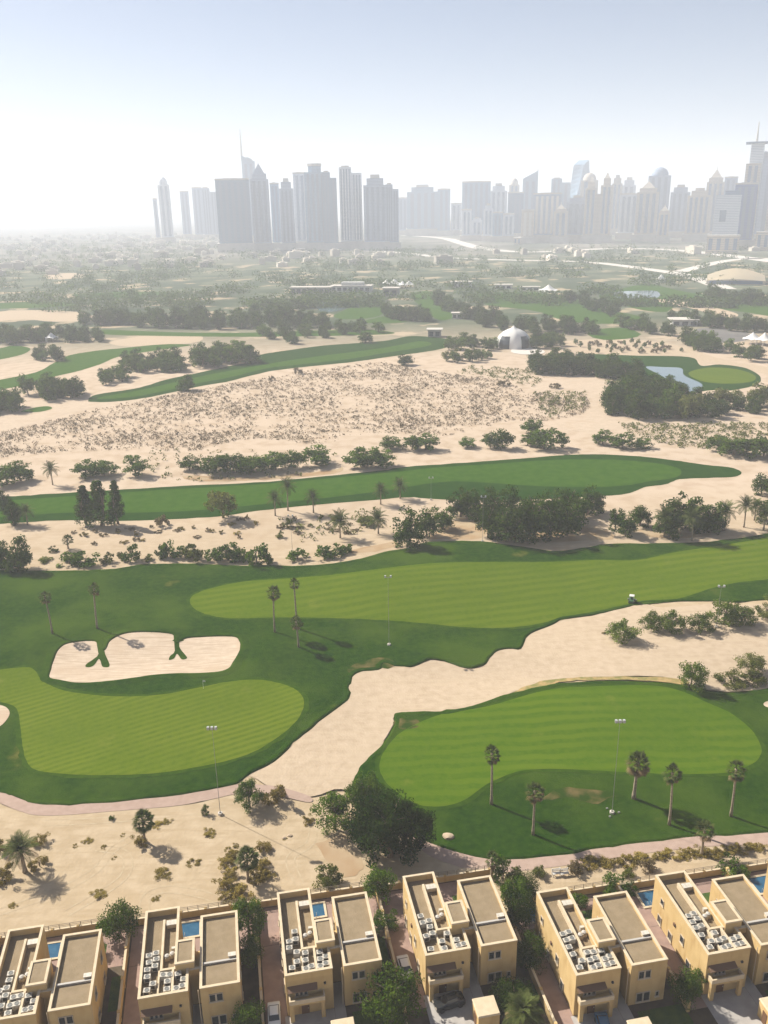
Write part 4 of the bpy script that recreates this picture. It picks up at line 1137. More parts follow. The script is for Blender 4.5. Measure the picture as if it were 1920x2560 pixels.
# cars
def car(i, u, v, rz, paint, label, name='parked_car', suv=False):
    r = tag(new(name, None, None, hw_(i, u, v, .04), HA + rz), label, 'car')
    m_ = mat(name + '_paint', paint, rough=.12, spec=.9)
    hh = .3 if suv else 0
    prof = [(-2.2, .35), (-2.25, .7 + hh * .4), (-2.1, .92 + hh * .6), (-1.0, 1.0 + hh * .6), (1.9, 1.02 + hh * .6), (2.2, .88 + hh * .5), (2.25, .4), (2.0, .28), (-2.0, .28)]
    b = MB(); n = len(prof)
    for y, k in ((-.88, .96), (-.78, 1.0), (.78, 1.0), (.88, .96)):
        b.v += [(x * k, y, z if abs(y) < .8 else .28 + (z - .28) * .93) for x, z in prof]
    for s_ in range(3):
        for j in range(n): b.f.append((s_ * n + j, s_ * n + (j + 1) % n, (s_ + 1) * n + (j + 1) % n, (s_ + 1) * n + j))
    b.f += [tuple(range(n)), tuple(3 * n + j for j in range(n - 1, -1, -1))]
    b.build('body', m_, r)
    z0, z1 = .98 + hh * .6, 1.42 + hh
    MB().prism([(-1.05, -.74), (1.6, -.74), (1.6, .74), (-1.05, .74)], z0, z1 - .06, [(-.35, -.6), (1.05, -.6), (1.05, .6), (-.35, .6)]).build('windows', M['pane'], r)
    MB().prism([(-.4, -.62), (1.1, -.62), (1.1, .62), (-.4, .62)], z1 - .055, z1, [(-.3, -.52), (1.0, -.52), (1.0, .52), (-.3, .52)]).build('roof', m_, r)
    for sx in (-1.4, 1.4):
        for sy in (-.86, .86):
            wv = MB()
            for k in range(14):
                t0, t1 = 2 * PI * k / 14, 2 * PI * (k + 1) / 14
                wv.quad((sx + .33 * math.cos(t0), sy - .1, .33 + .33 * math.sin(t0)), (sx + .33 * math.cos(t1), sy - .1, .33 + .33 * math.sin(t1)), (sx + .33 * math.cos(t1), sy + .1, .33 + .33 * math.sin(t1)), (sx + .33 * math.cos(t0), sy + .1, .33 + .33 * math.sin(t0)))
                for q in (-.1, .1): wv.tri((sx, sy + q, .33), (sx + .33 * math.cos(t0), sy + q, .33 + .33 * math.sin(t0)), (sx + .33 * math.cos(t1), sy + q, .33 + .33 * math.sin(t1)))
            wo = wv.build('wheel', M['acdark'], r)
    for sy in (-.6, .6):
        MB().box(-2.28, -2.14, sy - .2, sy + .2, .66 + hh * .4, .82 + hh * .4).build('headlight', M['frame'], r)
        MB().box(2.12, 2.24, sy - .18, sy + .18, .66 + hh * .4, .82 + hh * .4).build('tail_light', mat('tail_red', (.35, .02, .02), rough=.3), r)
car(3, 2.9, -2.3, R(8), (.02, .022, .025), 'dark car parked sideways under a villa balcony', suv=True)
car(4, 3.2, -3.0, R(80), (.03, .12, .22), 'blue car parked nose-in on a villa drive')
car(2, -1.9, -.2, R(88), (.6, .6, .58), 'white car in the side yard between two villas', 'parked_car')
car(3, -2.0, 4.6, R(92), (.62, .61, .6), 'white car in the shaded side yard beside the dark tree', 'parked_car')

# ============================================================ vegetation
def leafmat(name, c1, c2, rnd=.3, trans=.32, scale=.55):
    m = bpy.data.materials.new(name)
    m.use_nodes = True
    t = m.node_tree
    b = t.nodes['Principled BSDF']
    b.inputs['Roughness'].default_value = .9
    b.inputs['Specular IOR Level'].default_value = .0
    tc = t.nodes.new('ShaderNodeTexCoord')
    fac = noisefac(t, tc.outputs['Object'], scale, .35, .65, 5)
    col = mixnode(t, fac, c1, c2)
    oi = t.nodes.new('ShaderNodeObjectInfo')
    mr = t.nodes.new('ShaderNodeMapRange')
    mr.inputs['To Min'].default_value, mr.inputs['To Max'].default_value = 1 - rnd, 1 + rnd
    t.links.new(oi.outputs['Random'], mr.inputs['Value'])
    hs = t.nodes.new('ShaderNodeHueSaturation')
    t.links.new(col, hs.inputs['Color']); t.links.new(mr.outputs[0], hs.inputs['Value'])
    t.links.new(hs.outputs[0], b.inputs['Base Color'])
    tr = t.nodes.new('ShaderNodeBsdfTranslucent'); t.links.new(hs.outputs[0], tr.inputs['Color'])
    mx = t.nodes.new('ShaderNodeMixShader'); mx.inputs[0].default_value = trans
    t.links.new(b.outputs[0], mx.inputs[1]); t.links.new(tr.outputs[0], mx.inputs[2])
    t.links.new(mx.outputs[0], t.nodes['Material Output'].inputs['Surface'])
    return m
M['leaf_dark'] = leafmat('dark_foliage', (.021, .048, .004), (.066, .108, .010))
M['leaf_deep'] = leafmat('deep_foliage', (.008, .022, .003), (.026, .048, .006))
M['leaf_mid'] = leafmat('green_foliage', (.040, .082, .006), (.10, .155, .018))
M['leaf_olive'] = leafmat('olive_foliage', (.078, .096, .018), (.155, .165, .04))
M['leaf_light'] = leafmat('light_foliage', (.070, .115, .014), (.145, .19, .03))
M['leaf_dry'] = leafmat('dry_foliage', (.20, .155, .035), (.30, .235, .065))
M['leaf_brown'] = leafmat('brown_foliage', (.105, .082, .042), (.16, .125, .068))
M['leaf_grey'] = leafmat('grey_scrub', (.17, .132, .085), (.24, .19, .13))
M['frond'] = leafmat('palm_frond', (.050, .075, .018), (.11, .13, .04))
M['frond_dead'] = leafmat('dead_frond', (.15, .105, .055), (.22, .16, .09))
M['bark'] = mat('bark', (.13, .095, .065), col2=(.19, .145, .10), scale=3, bump=.5, bscale=9)
M['palmbark'] = mat('palm_bark', (.22, .175, .125), col2=(.32, .26, .19), scale=2.5, bump=.5, bscale=6)

rg = random.Random(21)
def rdir(r):
    while True:
        v = Vector((r.uniform(-1, 1), r.uniform(-1, 1), r.uniform(-1, 1)))
        if .05 < v.length < 1: return v.normalized()
def leaf(b, p, n, s, r):
    a = n.cross(rdir(r))
    if a.length < .05: a = n.orthogonal()
    a.normalize(); c = n.cross(a)
    l, w_ = s * r.uniform(.7, 1.3), s * r.uniform(.45, .8)
    b.quad(p - a * l * .5, p - c * w_ * .5, p + a * l * .5, p + c * w_ * .5)
def crown_mesh(seed, rad, cz, clumps, per, ls, m, flat=.0, cr_=(.22, .38), shape='round', lowcut=-1.0):
    r = random.Random(seed)
    b = MB()
    cs = []
    lob = [(rdir(r), r.uniform(.75, 1.12)) for _ in range(5)]
    for i in range(clumps):
        d = rdir(r)
        if d.z < lowcut: d.z *= .35; d.normalize()
        k = 1.0
        for (ld, lk) in lob:
            q = max(0, d.dot(ld)); k *= 1 + (lk - 1) * q * q
        t = r.random() ** .42 * .86
        if shape == 'cone':
            zz = r.random() ** .8
            ang = r.uniform(0, 2 * PI); rr = (1 - zz * .78) * math.sqrt(r.random()) * .85
            p = Vector((rad[0] * rr * math.cos(ang), rad[1] * rr * math.sin(ang), cz - rad[2] + 2 * rad[2] * zz * .93))
            cl = r.uniform(*cr_) * rad[0] * (1.1 - zz * .6)
        else:
            p = Vector((d.x * rad[0] * t * k, d.y * rad[1] * t * k, cz + d.z * rad[2] * t * k))
            cl = r.uniform(*cr_) * (rad[0] + rad[2]) / 2
        cs.append((p, cl))
    for (p, cl) in cs:
        for j in range(per):
            d = rdir(r)
            q = p + Vector((d.x, d.y, d.z * (.75 if shape != 'cone' else 1.1))) * cl * (r.random() ** .35)
            if q.z < .08: q.z = .08 + r.random() * .25
            n = (d + rdir(r) * .8).normalized()
            leaf(b, q, n, ls, r)
    return b.mesh('crown', m)
def trunk_mesh(seed, h, r0, spread, limbs, m):
    r = random.Random(seed)
    b = MB()
    fx, fy = r.uniform(-.06, .06) * h, r.uniform(-.06, .06) * h
    fork = Vector((fx, fy, h * .42))
    b.tube([(0, 0, -.25), (fx * .4, fy * .4, h * .2), fork], [r0 * 1.25, r0, r0 * .8], 7)
    for i in range(limbs):
        a = 2 * PI * i / limbs + r.uniform(-.4, .4)
        e = Vector((math.cos(a) * spread * r.uniform(.4, .65), math.sin(a) * spread * r.uniform(.4, .65), h * r.uniform(.55, .75)))
        mid = fork.lerp(e, .5) + Vector((0, 0, h * .05))
        b.tube([fork - Vector((0, 0, .1)), mid, e], [r0 * .55, r0 * .38, r0 * .12], 5)
    return b.mesh('trunk', m)
# kind -> list of (crown mesh, trunk mesh, height, width)
PROTO = {}
def addkind(k, n, h, w_, m, near, far, ls_n, ls_f, bare=.28, shape='round', trunk=.22, lowcut=-.35, flat=1.0, limbs=4, cr_=(.22, .38)):
    l = []
    for i in range(n):
        cz = h * (bare + (1 - bare) / 2); rz_ = h * (1 - bare) / 2
        s = hash((k, 0)) if False else sum(ord(c) for c in k) * 13 + i * 7
        a = crown_mesh(s, (w_ / 2, w_ / 2, rz_), cz, *near, ls_n, M[m], shape=shape, lowcut=lowcut, cr_=cr_)
        f = crown_mesh(s + 3, (w_ / 2, w_ / 2, rz_), cz, *far, ls_f, M[m], shape=shape, lowcut=lowcut, cr_=cr_)
        tr = trunk_mesh(s, h, trunk, w_ * .38, limbs, M['bark'])
        l.append((a, f, tr))
    PROTO[k] = (l, h, w_)
addkind('ghaf', 4, 7, 7.5, 'leaf_mid', (44, 90), (34, 48), .34, .6, bare=-.1)
addkind('ghafolive', 3, 7, 7.5, 'leaf_olive', (44, 85), (34, 48), .34, .6, bare=-.1)
addkind('dark', 4, 10, 9, 'leaf_dark', (60, 110), (44, 52), .36, .72, bare=-.3, trunk=.3)
addkind('deep', 2, 10, 9, 'leaf_deep', (74, 100), (44, 52), .36, .72, bare=-.2, trunk=.3, cr_=(.16, .30))
addkind('grove', 4, 12, 9.5, 'leaf_dark', (80, 80), (44, 50), .42, .7, bare=-.3, trunk=.32, cr_=(.18, .32))
addkind('conifer', 3, 13, 5.5, 'leaf_dark', (60, 60), (60, 44), .42, .55, bare=.08, shape='cone', trunk=.28, cr_=(.3, .5))
addkind('bush', 4, 3.2, 4.4, 'leaf_mid', (26, 90), (16, 30), .24, .5, bare=-.25, trunk=.10, lowcut=-.6)
addkind('lightbush', 3, 4.5, 5.5, 'leaf_light', (34, 90), (20, 34), .26, .5, bare=-.2, trunk=.14, lowcut=-.6)
addkind('olivebush', 3, 3, 4.2, 'leaf_olive', (26, 85), (16, 30), .24, .5, bare=-.25, trunk=.10, lowcut=-.6)
addkind('drybush', 3, 1.6, 3.2, 'leaf_dry', (18, 70), (12, 26), .20, .4, bare=-.3, trunk=.06, lowcut=-.2)
addkind('brownbush', 2, 2.0, 3.4, 'leaf_brown', (18, 70), (12, 26), .22, .4, bare=-.3, trunk=.06, lowcut=-.2)
addkind('browntree', 2, 7.5, 8, 'leaf_olive', (44, 90), (36, 44), .34, .6, bare=.06, trunk=.25)
NT = 0
def tree(kind, loc, h, w_=None, label='', cat='tree', group=None, name='tree', near=None, rz=None, parts=('trunk', 'crown')):
    global NT
    NT += 1
    l, ph, pw = PROTO[kind]
    a, f, tr = l[rg.randrange(len(l))]
    d = math.hypot(loc[0], loc[1])
    if near is None: near = d < 235
    sz = h / ph * 1.2; sx = ((w_ / pw) if w_ else sz) * 1.18
    o = new(name, None, None, (loc[0], loc[1], hgt(loc[0], loc[1]) - .03), rg.uniform(0, 6.28) if rz is None else rz)
    o.scale = (sx, sx * rg.uniform(.9, 1.1), sz)
    if name == 'tree': o.name = {'ghaf': 'acacia_tree', 'ghafolive': 'acacia_tree', 'dark': 'evergreen_tree', 'deep': 'evergreen_tree', 'grove': 'ficus_tree', 'conifer': 'conifer_tree', 'browntree': 'acacia_tree'}.get(kind, 'bush')
    tag(o, label, cat, group)
    new('trunk' if cat == 'tree' else 'stem', tr, o)
    new('crown' if cat == 'tree' else 'foliage', a if near else f, o)
    return o
# ------------------------------------------------------------ palms
def fan_mesh():
    b = MB(); r = random.Random(4)
    b.tube([(0, 0, 0), (.55, 0, .06), (1.0, 0, .02)], [.03, .025, .02], 4)
    n = 13
    for i in range(n):
        a0 = R(-75 + 150 * i / n); a1 = R(-75 + 150 * (i + 1) / n); am = (a0 + a1) / 2
        L = .95 * (1 - .15 * abs(am)) * r.uniform(.92, 1.05)
        z = -.12 - .25 * abs(am) ** 1.5
        b.quad((.95, 0, .02), (.95 + L * .62 * math.cos(a0), L * .62 * math.sin(a0), -.02), (.95 + L * math.cos(am), L * math.sin(am), z), (.95 + L * .62 * math.cos(a1), L * .62 * math.sin(a1), .04))
    return b.mesh('frond', M['frond'])
def feather_mesh(L=3.2, n=22, droop=1.0):
    b = MB(); r = random.Random(8)
    sp = []
    for i in range(n + 1):
        t = i / n
        sp.append(Vector((L * t * (1 - .12 * t), 0, L * (.34 * t - .52 * droop * t * t))))
    b.tube(sp[::3], [.05 * (1 - i / (n / 3 + 1)) + .008 for i in range(len(sp[::3]))], 4)
    for i in range(2, n + 1):
        t = i / n; l = .62 * math.sin(PI * min(1, .18 + .80 * t)) + .12
        d = (sp[i] - sp[i - 1]).normalized()
        for s_ in (-1, 1):
            tip = sp[i] + d * l * .55 + Vector((0, s_ * l * .85, .18 * l - .25 * l * r.random()))
            b.quad(sp[i] - d * .05, sp[i] + (tip - sp[i]) * .5 + d * .06, tip, sp[i] + (tip - sp[i]) * .5 - d * .05)
    return b.mesh('frond', M['frond'])
FAN, FEA = fan_mesh(), feather_mesh()
FAND = FAN.copy(); FAND.materials[0] = M['frond_dead']
FEAD = FEA.copy(); FEAD.materials[0] = M['frond_dead']
def joined(kind, n):
    """crown of a far palm: all its fronds in one mesh"""
    src = FAN if kind == 'fan' else FEA
    b = MB(); r = random.Random(17)
    for i in range(n):
        mt = Matrix.Rotation(2.39996 * i, 4, 'Z') @ Matrix.Rotation(-R(78 - 120 * (i / n)), 4, 'Y')
        k = len(b.v)
        b.v += [tuple(mt @ v.co) for v in src.vertices]
        b.f += [tuple(k + q for q in p.vertices) for p in src.polygons]
    return b.mesh('crown', M['frond'])
FANC, FEAC = joined('fan', 30), joined('feather', 30)
def palm(kind, loc, h, label, s=1.0, n=34, group=None, dead=.2, near=True, r0=.24, cat='palm', name='palm_tree'):
    r = random.Random(int(abs(loc[0] * 7 + loc[1] * 13)))
    o = tag(new(name, None, None, (loc[0], loc[1], hgt(loc[0], loc[1]) - .03), r.uniform(0, 6)), label, cat, group)
    bx, by = r.uniform(-.05, .05) * h, r.uniform(-.05, .05) * h
    tp = Vector((bx, by, h))
    b = MB()
    pts, rad = [], []
    for i in range(9):
        t = i / 8
        pts.append((bx * t * t, by * t * t, h * t)); rad.append(r0 * (1.35 - .35 * min(1, t * 4) - .25 * t) * (1 + (.06 if i % 2 else 0)))
    pts.append((bx, by, h + .35)); rad.append(r0 * 1.25)
    b.tube(pts, rad, 8).build('trunk', M['palmbark'], o, True)
    if not near:
        c = new('crown', FANC if kind == 'fan' else FEAC, o, tp); c.scale = (s * 1.1, s * 1.1, s * 1.1)
        return o
    for i in range(n):
        q = i / n
        el = R(80 - (135 if kind == 'fan' else 100) * q) + R(r.uniform(-9, 9))
        f = new('frond', (FAND if kind == 'fan' else FEAD) if q > 1 - dead else (FAN if kind == 'fan' else FEA), o, tp + Vector((0, 0, .25 - .45 * q)))
        f.rotation_mode = 'ZYX' if False else 'XYZ'
        f.rotation_euler = (r.uniform(-.25, .25), -el, 2.39996 * i + r.uniform(-.2, .2))
        k = s * r.uniform(.85, 1.12)
        f.scale = (k, k, k)
    return o

def at(k, x, y): return G(k, x, y)
# near palms -------------------------------------------------
palm('fan', at('p6', 65, 490), 10.6, 'tall slim fan palm with a long shadow on the rough, nearest the big tree')
palm('fan', at('p6', 305, 660), 9.2, 'fan palm with pale heavy crown on the rough just above the path', 1.1, dead=.4)
palm('fan', at('p6', 885, 455), 8.0, 'stout fan palm with a wide pale bushy crown and skirt', 1.45, 46, dead=.45, r0=.34)
palm('fan', at('p6', 1090, 600), 10.8, 'tall fan palm beside the stout bushy-crowned palm', 1.05)
palm('fan', at('p6', 1445, 550), 10.0, 'tall fan palm with ragged crown at the end of the fairway', 1.15, 28)
palm('fan', at('p6', 1275, 775), 5.2, 'young short fan palm between the pink path and dry bushes', 1.1, 28, dead=.3)
palm('fan', at('A', 228, 362), 10.6, 'tall palm whose shadow crosses the small end of the big bunker')
palm('fan', at('A', 422, 342), 11.6, 'tall palm whose shadow falls in the middle of the big bunker')
palm('fan', at('A', 1187, 348), 11.4, 'tall palm with dense dark crown at the tip of the striped fairway', 1.2, 40)
palm('fan', at('A', 1283, 330), 13.2, 'tallest thin palm just behind the short palm by the fairway', .95)
palm('fan', at('A', 1290, 412), 7.2, 'shorter palm before the tallest thin one on dark rough', 1.05)
palm('feather', at('p4', 145, 760), 4.6, 'broad date palm with star-shaped shadow on the sandy lot', 1.15, 48, dead=.12, r0=.34)
palm('fan', at('p4', 835, 585), 4.6, 'short bushy palm with round head on the open sand', 1.25, 56, dead=.05)
palm('fan', at('p4', 1430, 815), 4.6, 'short bushy palm rising from a bed of dry grass', 1.2, 56, dead=.05)
palm('feather', at('p3', 120, 1060), 3.0, 'leafy date palm in the shaded yard before the villas', 1.0, 44, dead=.1)
palm('feather', at('p2', 1640, 1040), 2.2, 'low spreading date palm beside the yard wall', .95, 40, dead=.1)
palm('fan', at('p2', 1430, 128), 4.2, 'small thin palm behind the villa with the dark car', .8, 30)
# near trees -------------------------------------------------
def near(kind, k, x, y, h, w_, label, cat='tree', name='tree', group=None):
    return tree(kind, at(k, x, y), h, w_, label, cat, group, name, True)
near('deep', 'p5', 890, 690, 12.5, 10.8, 'biggest dark spreading tree, beside the villas and the pink path')
near('deep', 'p5', 770, 620, 9.5, 8.5, 'dark tree merging into the biggest one beside the sand')
near('deep', 'p5', 1010, 650, 9, 8, 'dark lower tree under the biggest one, at the path end')
near('ghaf', 'p5', 560, 530, 7.0, 7.6, 'round green tree standing beside the biggest dark tree')
near('ghaf', 'p5', 740, 420, 8, 7, 'lighter green tree behind the biggest dark tree on the rough')
near('ghaf', 'p4', 1440, 395, 5.6, 5.2, 'round grey-green tree beside the yellow bush by the path', name='tree')
near('drybush', 'p4', 1590, 370, 3.6, 5.0, 'yellow dry bush joined to a round grey-green tree', 'bush', 'bush')
near('olivebush', 'p5', 525, 855, 3.0, 5.2, 'lone round olive bush on the sand behind the villa wall', 'bush', 'bush')
near('drybush', 'p5', 400, 485, 1.1, 2.4, 'small dry bush on sand below the yellow bush', 'bush', 'bush')
near('bush', 'p4', 1185, 430, 1.7, 1.6, 'small pointed dark bush beside the lamp mast on sand', 'bush', 'bush')
near('bush', 'p4', 645, 458, .8, 1.2, 'tiny dark bush at the edge of the pink path', 'bush', 'bush')
near('ghaf', 'p1', 690, 440, 6.0, 6.0, 'round dark tree between the first two villas on the sandy lot')
near('ghaf', 'p1', 1440, 470, 8.0, 5.6, 'tall full tree between villas beside the dry grass bed')
near('ghaf', 'p1', 1450, 600, 5.0, 4.0, 'narrow shaded tree at the villa wall under the tall full tree')
near('ghaf', 'p2', 720, 240, 5.8, 5.6, 'leafy tree behind the villa with the square pool')
near('bush', 'p2', 770, 420, 3.0, 4.4, 'green shrub by the wall under the leafy tree')
near('ghaf', 'p2', 800, 1010, 8.5, 7.5, 'bushy tree at the front corner of a villa', )
near('dark', 'p2', 1600, 420, 6.4, 4.6, 'dark tree in the yard between the villas with the two cars')
near('dark', 'p2', 1640, 240, 4.5, 4.0, 'dark shrub-like tree at the garden wall beside a small pool')
near('bush', 'p2', 1500, 130, 4.0, 3.4, 'narrow bush behind the villa with the dark car')
near('ghaf', 'p3', 60, 300, 6.0, 4.8, 'green tree beside the small dark pool')
near('dark', 'p3', 150, 660, 5.6, 5.0, 'dark tree in the shaded yard left of the blue car villa')
near('ghaf', 'p3', 1130, 900, 5.5, 4.4, 'green tree in the side yard beyond the blue car')
near('bush', 'p3', 1200, 820, 3.2, 3.2, 'light shrub against the lit wall past the blue car')
near('bush', 'p3', 690, 215, 3.4, 4.4, 'green shrub at the boundary wall behind the blue car villa', 'bush', 'bush')
near('bush', 'p3', 790, 215, 2.0, 2.6, 'small green shrub beside the boundary wall corner', 'bush', 'bush')
near('bush', 'p3', 1430, 90, 3.4, 4.6, 'green shrub at the boundary wall near the widest pool', 'bush', 'bush')
near('bush', 'p3', 470, 300, 2.6, 3.0, 'low green shrub between the wings behind a villa', 'bush', 'bush')
near('ghaf', 'p1', 1430, 1000, 5.0, 5.0, 'green tree in the front yard between second and third villas')
near('dark', 'p2', 1560, 920, 4.0, 5.0, 'dark tree over the shaded yard before the villa with dark car')
near('bush', 'p1', 560, 560, 2.2, 3.0, 'dark shrub by the wall of the villa at the row end', 'bush', 'bush')
near('olivebush', 'p5', 1640, 870, 3.4, 3.6, 'olive bush beside the villa behind the biggest tree', 'bush', 'bush')
near('olivebush', 'p6', 180, 1000, 2.6, 3.4, 'olive bush on sand behind the garden wall', 'bush', 'bush')
for (x, y, s, lb) in ((340, 895, 1.6, 'small green bush on sand near the white bench frames'), (550, 875, 1.8, 'round olive bush just right of the white bench frames'), (965, 860, 1.8, 'brown bush alone on the sand strip by the path'), (855, 905, 1.5, 'brown bush near the boundary wall on the sand strip')):
    near('olivebush' if s != 1.8 else 'brownbush', 'p6', x, y, s, s * 1.6, lb, 'bush', 'bush')
gdry = 'dry grass clumps scattered on the sandy lot'
for j, (x, y, s) in enumerate(((945, 775, 2.8), (1115, 705, 2.0), (565, 895, 2.4), (900, 912, 1.3), (75, 952, 1.4), (600, 615, 1.1), (1200, 540, 2.4), (430, 612, 1.0), (1320, 632, 1.4), (1355, 612, 1.3), (655, 680, .9), (705, 548, .9), (1640, 570, .8), (910, 490, 2.0), (960, 470, 1.8), (500, 585, 1.8))):
    near('drybush', 'p4', x, y, s * .16, s * 1.15, 'low flat clump of dry yellow grass on the sandy lot', 'grass clump', 'grass_clump', gdry)
for (x, y, h, w_, lb) in ((40, 800, 2.2, 4.0, 'yellow-green bush under the date palm'), (230, 730, 1.9, 3.2, 'yellow bush hugging the date palm trunk'), (240, 590, 1.7, 3.0, 'yellow bush behind the date palm crown'), (10, 640, 2.0, 3.4, 'dull yellow bush left of the date palm'), (800, 600, 1.5, 3.4, 'yellow bush at the foot of the short palm on open sand'), (1510, 640, 1.7, 2.8, 'olive yellow bush beside the short palm head')):
    near('drybush', 'p4', x, y, h, w_, lb, 'bush', 'bush')
for j, (x, y) in enumerate(((1300, 720), (1340, 790), (1290, 850), (1370, 870), (1300, 920), (1510, 740), (1530, 790), (1480, 790), (1400, 920), (1340, 680))):
    near('drybush', 'p4', x, y, 1.0 + .4 * (j % 3), 3.4, 'yellow grass bush in the dry bed around the short palm', 'bush', 'bush', 'dry grass bed by the villas')
for j in range(24):
    t = j / 23
    x = 560 + 1060 * t + rg.uniform(-15, 15); y = 845 - 110 * t + rg.uniform(-14, 14)
    near('drybush', 'p6', x, y, rg.uniform(.6, 1.1), rg.uniform(1.8, 3.2), 'dry yellow bush in the strip along the pink path', 'bush', 'bush', 'dry bushes along the pink path')
# shrubs on the waste sand -----------------------------------
for (x, y, h, w_, k, lb) in ((1035, 385, 5.4, 8.2, 'lightbush', 'round green shrub alone at the end of the shrub row on sand'),
        (1155, 335, 4.6, 6.2, 'lightbush', 'green shrub second in the row on the waste sand'), (1245, 350, 5.4, 7.6, 'lightbush', 'tall green shrub with long dark shadow mid-row on sand'), (1360, 345, 4.8, 7.0, 'lightbush', 'green shrub right of the mid-row gap on sand'),
        (1465, 315, 6.6, 8.6, 'lightbush', 'tallest green shrub of the row on the waste sand'), (1545, 315, 5.0, 7.0, 'lightbush', 'green shrub beside the tallest one in the row'), (1650, 290, 4.2, 5.5, 'olivebush', 'olive shrub at the sandy end of the shrub row'), (1690, 230, 4.6, 6, 'lightbush', 'green shrub by the rough at the end of the sand'),
        (1325, 590, 6.4, 7.2, 'lightbush', 'ball-shaped bright green tree at the edge of the near fairway'), (1585, 520, 4.6, 6.6, 'ghafolive', 'olive shrub behind a flat brown thicket on sand'), (1500, 570, 2.6, 6.8, 'olivebush', 'flat brown-green thicket on the sand'), (1600, 565, 2.6, 5.5, 'olivebush', 'low thicket under the olive shrub'),
        (950, 355, .7, 1.2, 'drybush', 'tiny dry clump left of the lone round shrub')):
    near(k, 'B', x, y, h, w_, lb, 'bush', 'shrub')
# trees along the second fairway and the path ----------------
def row(kind, k, lst, label, group, cat='tree', name='tree', jit=.1):
    for (x, y, h, w_) in lst:
        tree(kind, at(k, x, y), h * rg.uniform(1 - jit, 1 + jit), w_ * (1.2 if kind == 'ghaf' else 1.0) * rg.uniform(.9, 1.15), label, cat, group, name)
row('ghaf', 'C', [(30, 225, 8, 11), (90, 210, 7, 9), (370, 195, 6.5, 10), (450, 190, 7, 11), (590, 190, 8, 9.5), (820, 165, 5.5, 8), (930, 172, 7.5, 11), (1010, 172, 7, 11), (1090, 168, 7.5, 11), (1190, 160, 8.5, 12), (1270, 150, 7, 9), (1370, 140, 7.5, 11), (1570, 150, 9, 12.5), (1650, 150, 7, 9)], 'spreading green tree in the row between scrub desert and fairway', 'trees along the scrub side of the second fairway')
row('ghaf', 'D', [(30, 212, 6, 8.5), (120, 215, 6, 8), (180, 215, 7.5, 9), (360, 205, 5, 6.2), (460, 205, 6, 8), (510, 208, 8.5, 9.5), (640, 140, 6, 9), (620, 195, 5, 6), (690, 212, 8, 10.5), (770, 205, 6.2, 4.8), (945, 190, 6, 8.5), (1030, 208, 6.5, 10.5), (1110, 208, 4.5, 8), (1440, 215, 6.5, 10), (1510, 235, 8, 12), (1590, 240, 8, 11), (1640, 240, 7, 9)], 'spreading green tree in the row between scrub desert and fairway', 'trees along the scrub side of the second fairway')
for (x, y, h, w_, kd, lb) in ((375, 398, 13, 7.5, 'conifer', 'left of three dark upright trees beside the second fairway'), (440, 402, 15, 9, 'conifer', 'broadest of three dark upright trees beside the second fairway'), (512, 396, 14.5, 6, 'conifer', 'slimmest of three dark upright trees beside the second fairway'),
        (965, 378, 9.5, 12, 'browntree', 'rounded olive-brown tree alone at the fairway edge'), (703, 408, 4.2, 5.2, 'brownbush', 'small bare brown tree on sand below the fairway'), (85, 598, 10.5, 8.6, 'dark', 'dark tree with bare trunk at the path bend casting a shadow'), (5, 585, 8, 6, 'dark', 'dark tree at the path beside the bare-trunked tree'), (60, 402, 9, 6.5, 'dark', 'dark tree at the end of the second fairway'), (20, 330, 7, 7, 'dark', 'dark tree among the palms at the second fairway end')):
    tree(kd, at('C', x, y), h, w_, lb, 'tree' if 'bush' not in kd else 'bush')
for (k, x, y, h, s, lb) in (('C', 1245, 345, 9.5, 1.3, 'tallest palm of the trio beside the second fairway'), ('C', 1190, 368, 6.6, 1.25, 'palm left of the tallest in the fairway trio'), ('C', 1355, 352, 6.2, 1.2, 'palm right of the tallest in the fairway trio'), ('C', 1470, 452, 6.2, 1.5, 'thick date palm on sand above the path bend'), ('C', 1635, 432, 5.5, 1.4, 'date palm at the left edge of the dark grove'), ('C', 1645, 310, 5.5, 1.2, 'palm on the fairway edge above the grove'), ('C', 228, 228, 7, 1.3, 'thin palm between scrub trees at the second fairway'), ('C', 120, 402, 5, 1.2, 'small palm beside the dark tree at the fairway end'),
        ('D', 70, 425, 5.2, 1.3, 'grey palm before the fairway beside the grove'), ('D', 1555, 548, 8, 1.3, 'palm on the sand right of the broad dark trees'), ('D', 1470, 560, 7, 1.4, 'bushy palm touching the broad dark trees'), ('D', 1330, 605, 8, 1.5, 'palm in front of the broad dark trees'), ('D', 1210, 590, 7, 1.5, 'palm left of the broad dark trees'), ('D', 1600, 520, 5, 1.2, 'small palm before the tree at the sand edge'), ('D', 1640, 560, 6, 1.3, 'palm at the upper rim of the striped fairway'), ('C', 295, 505, 3, 1.1, 'small yellowish palm above the path shrubs')):
    palm('feather' if s >= 1.2 else 'fan', at(k, x, y), h, lb, s, near=False, r0=.26)
row('bush', 'C', [(300, 572, 4.0, 7), (370, 574, 4.2, 7.5), (570, 552, 5.0, 6.5), (700, 540, 4.6, 5), (735, 535, 6.5, 5), (770, 535, 3.6, 4.5), (930, 548, 4.6, 6), (985, 548, 6, 7.5), (1040, 545, 5, 6), (1110, 562, 6.4, 7), (1150, 562, 4.2, 5), (1285, 545, 3.6, 6), (1400, 540, 3.6, 6), (1450, 535, 4, 6), (1490, 520, 3.2, 5)], 'dark green shrub in the row along the sandy path', 'shrubs along the sandy path', 'bush', 'shrub')
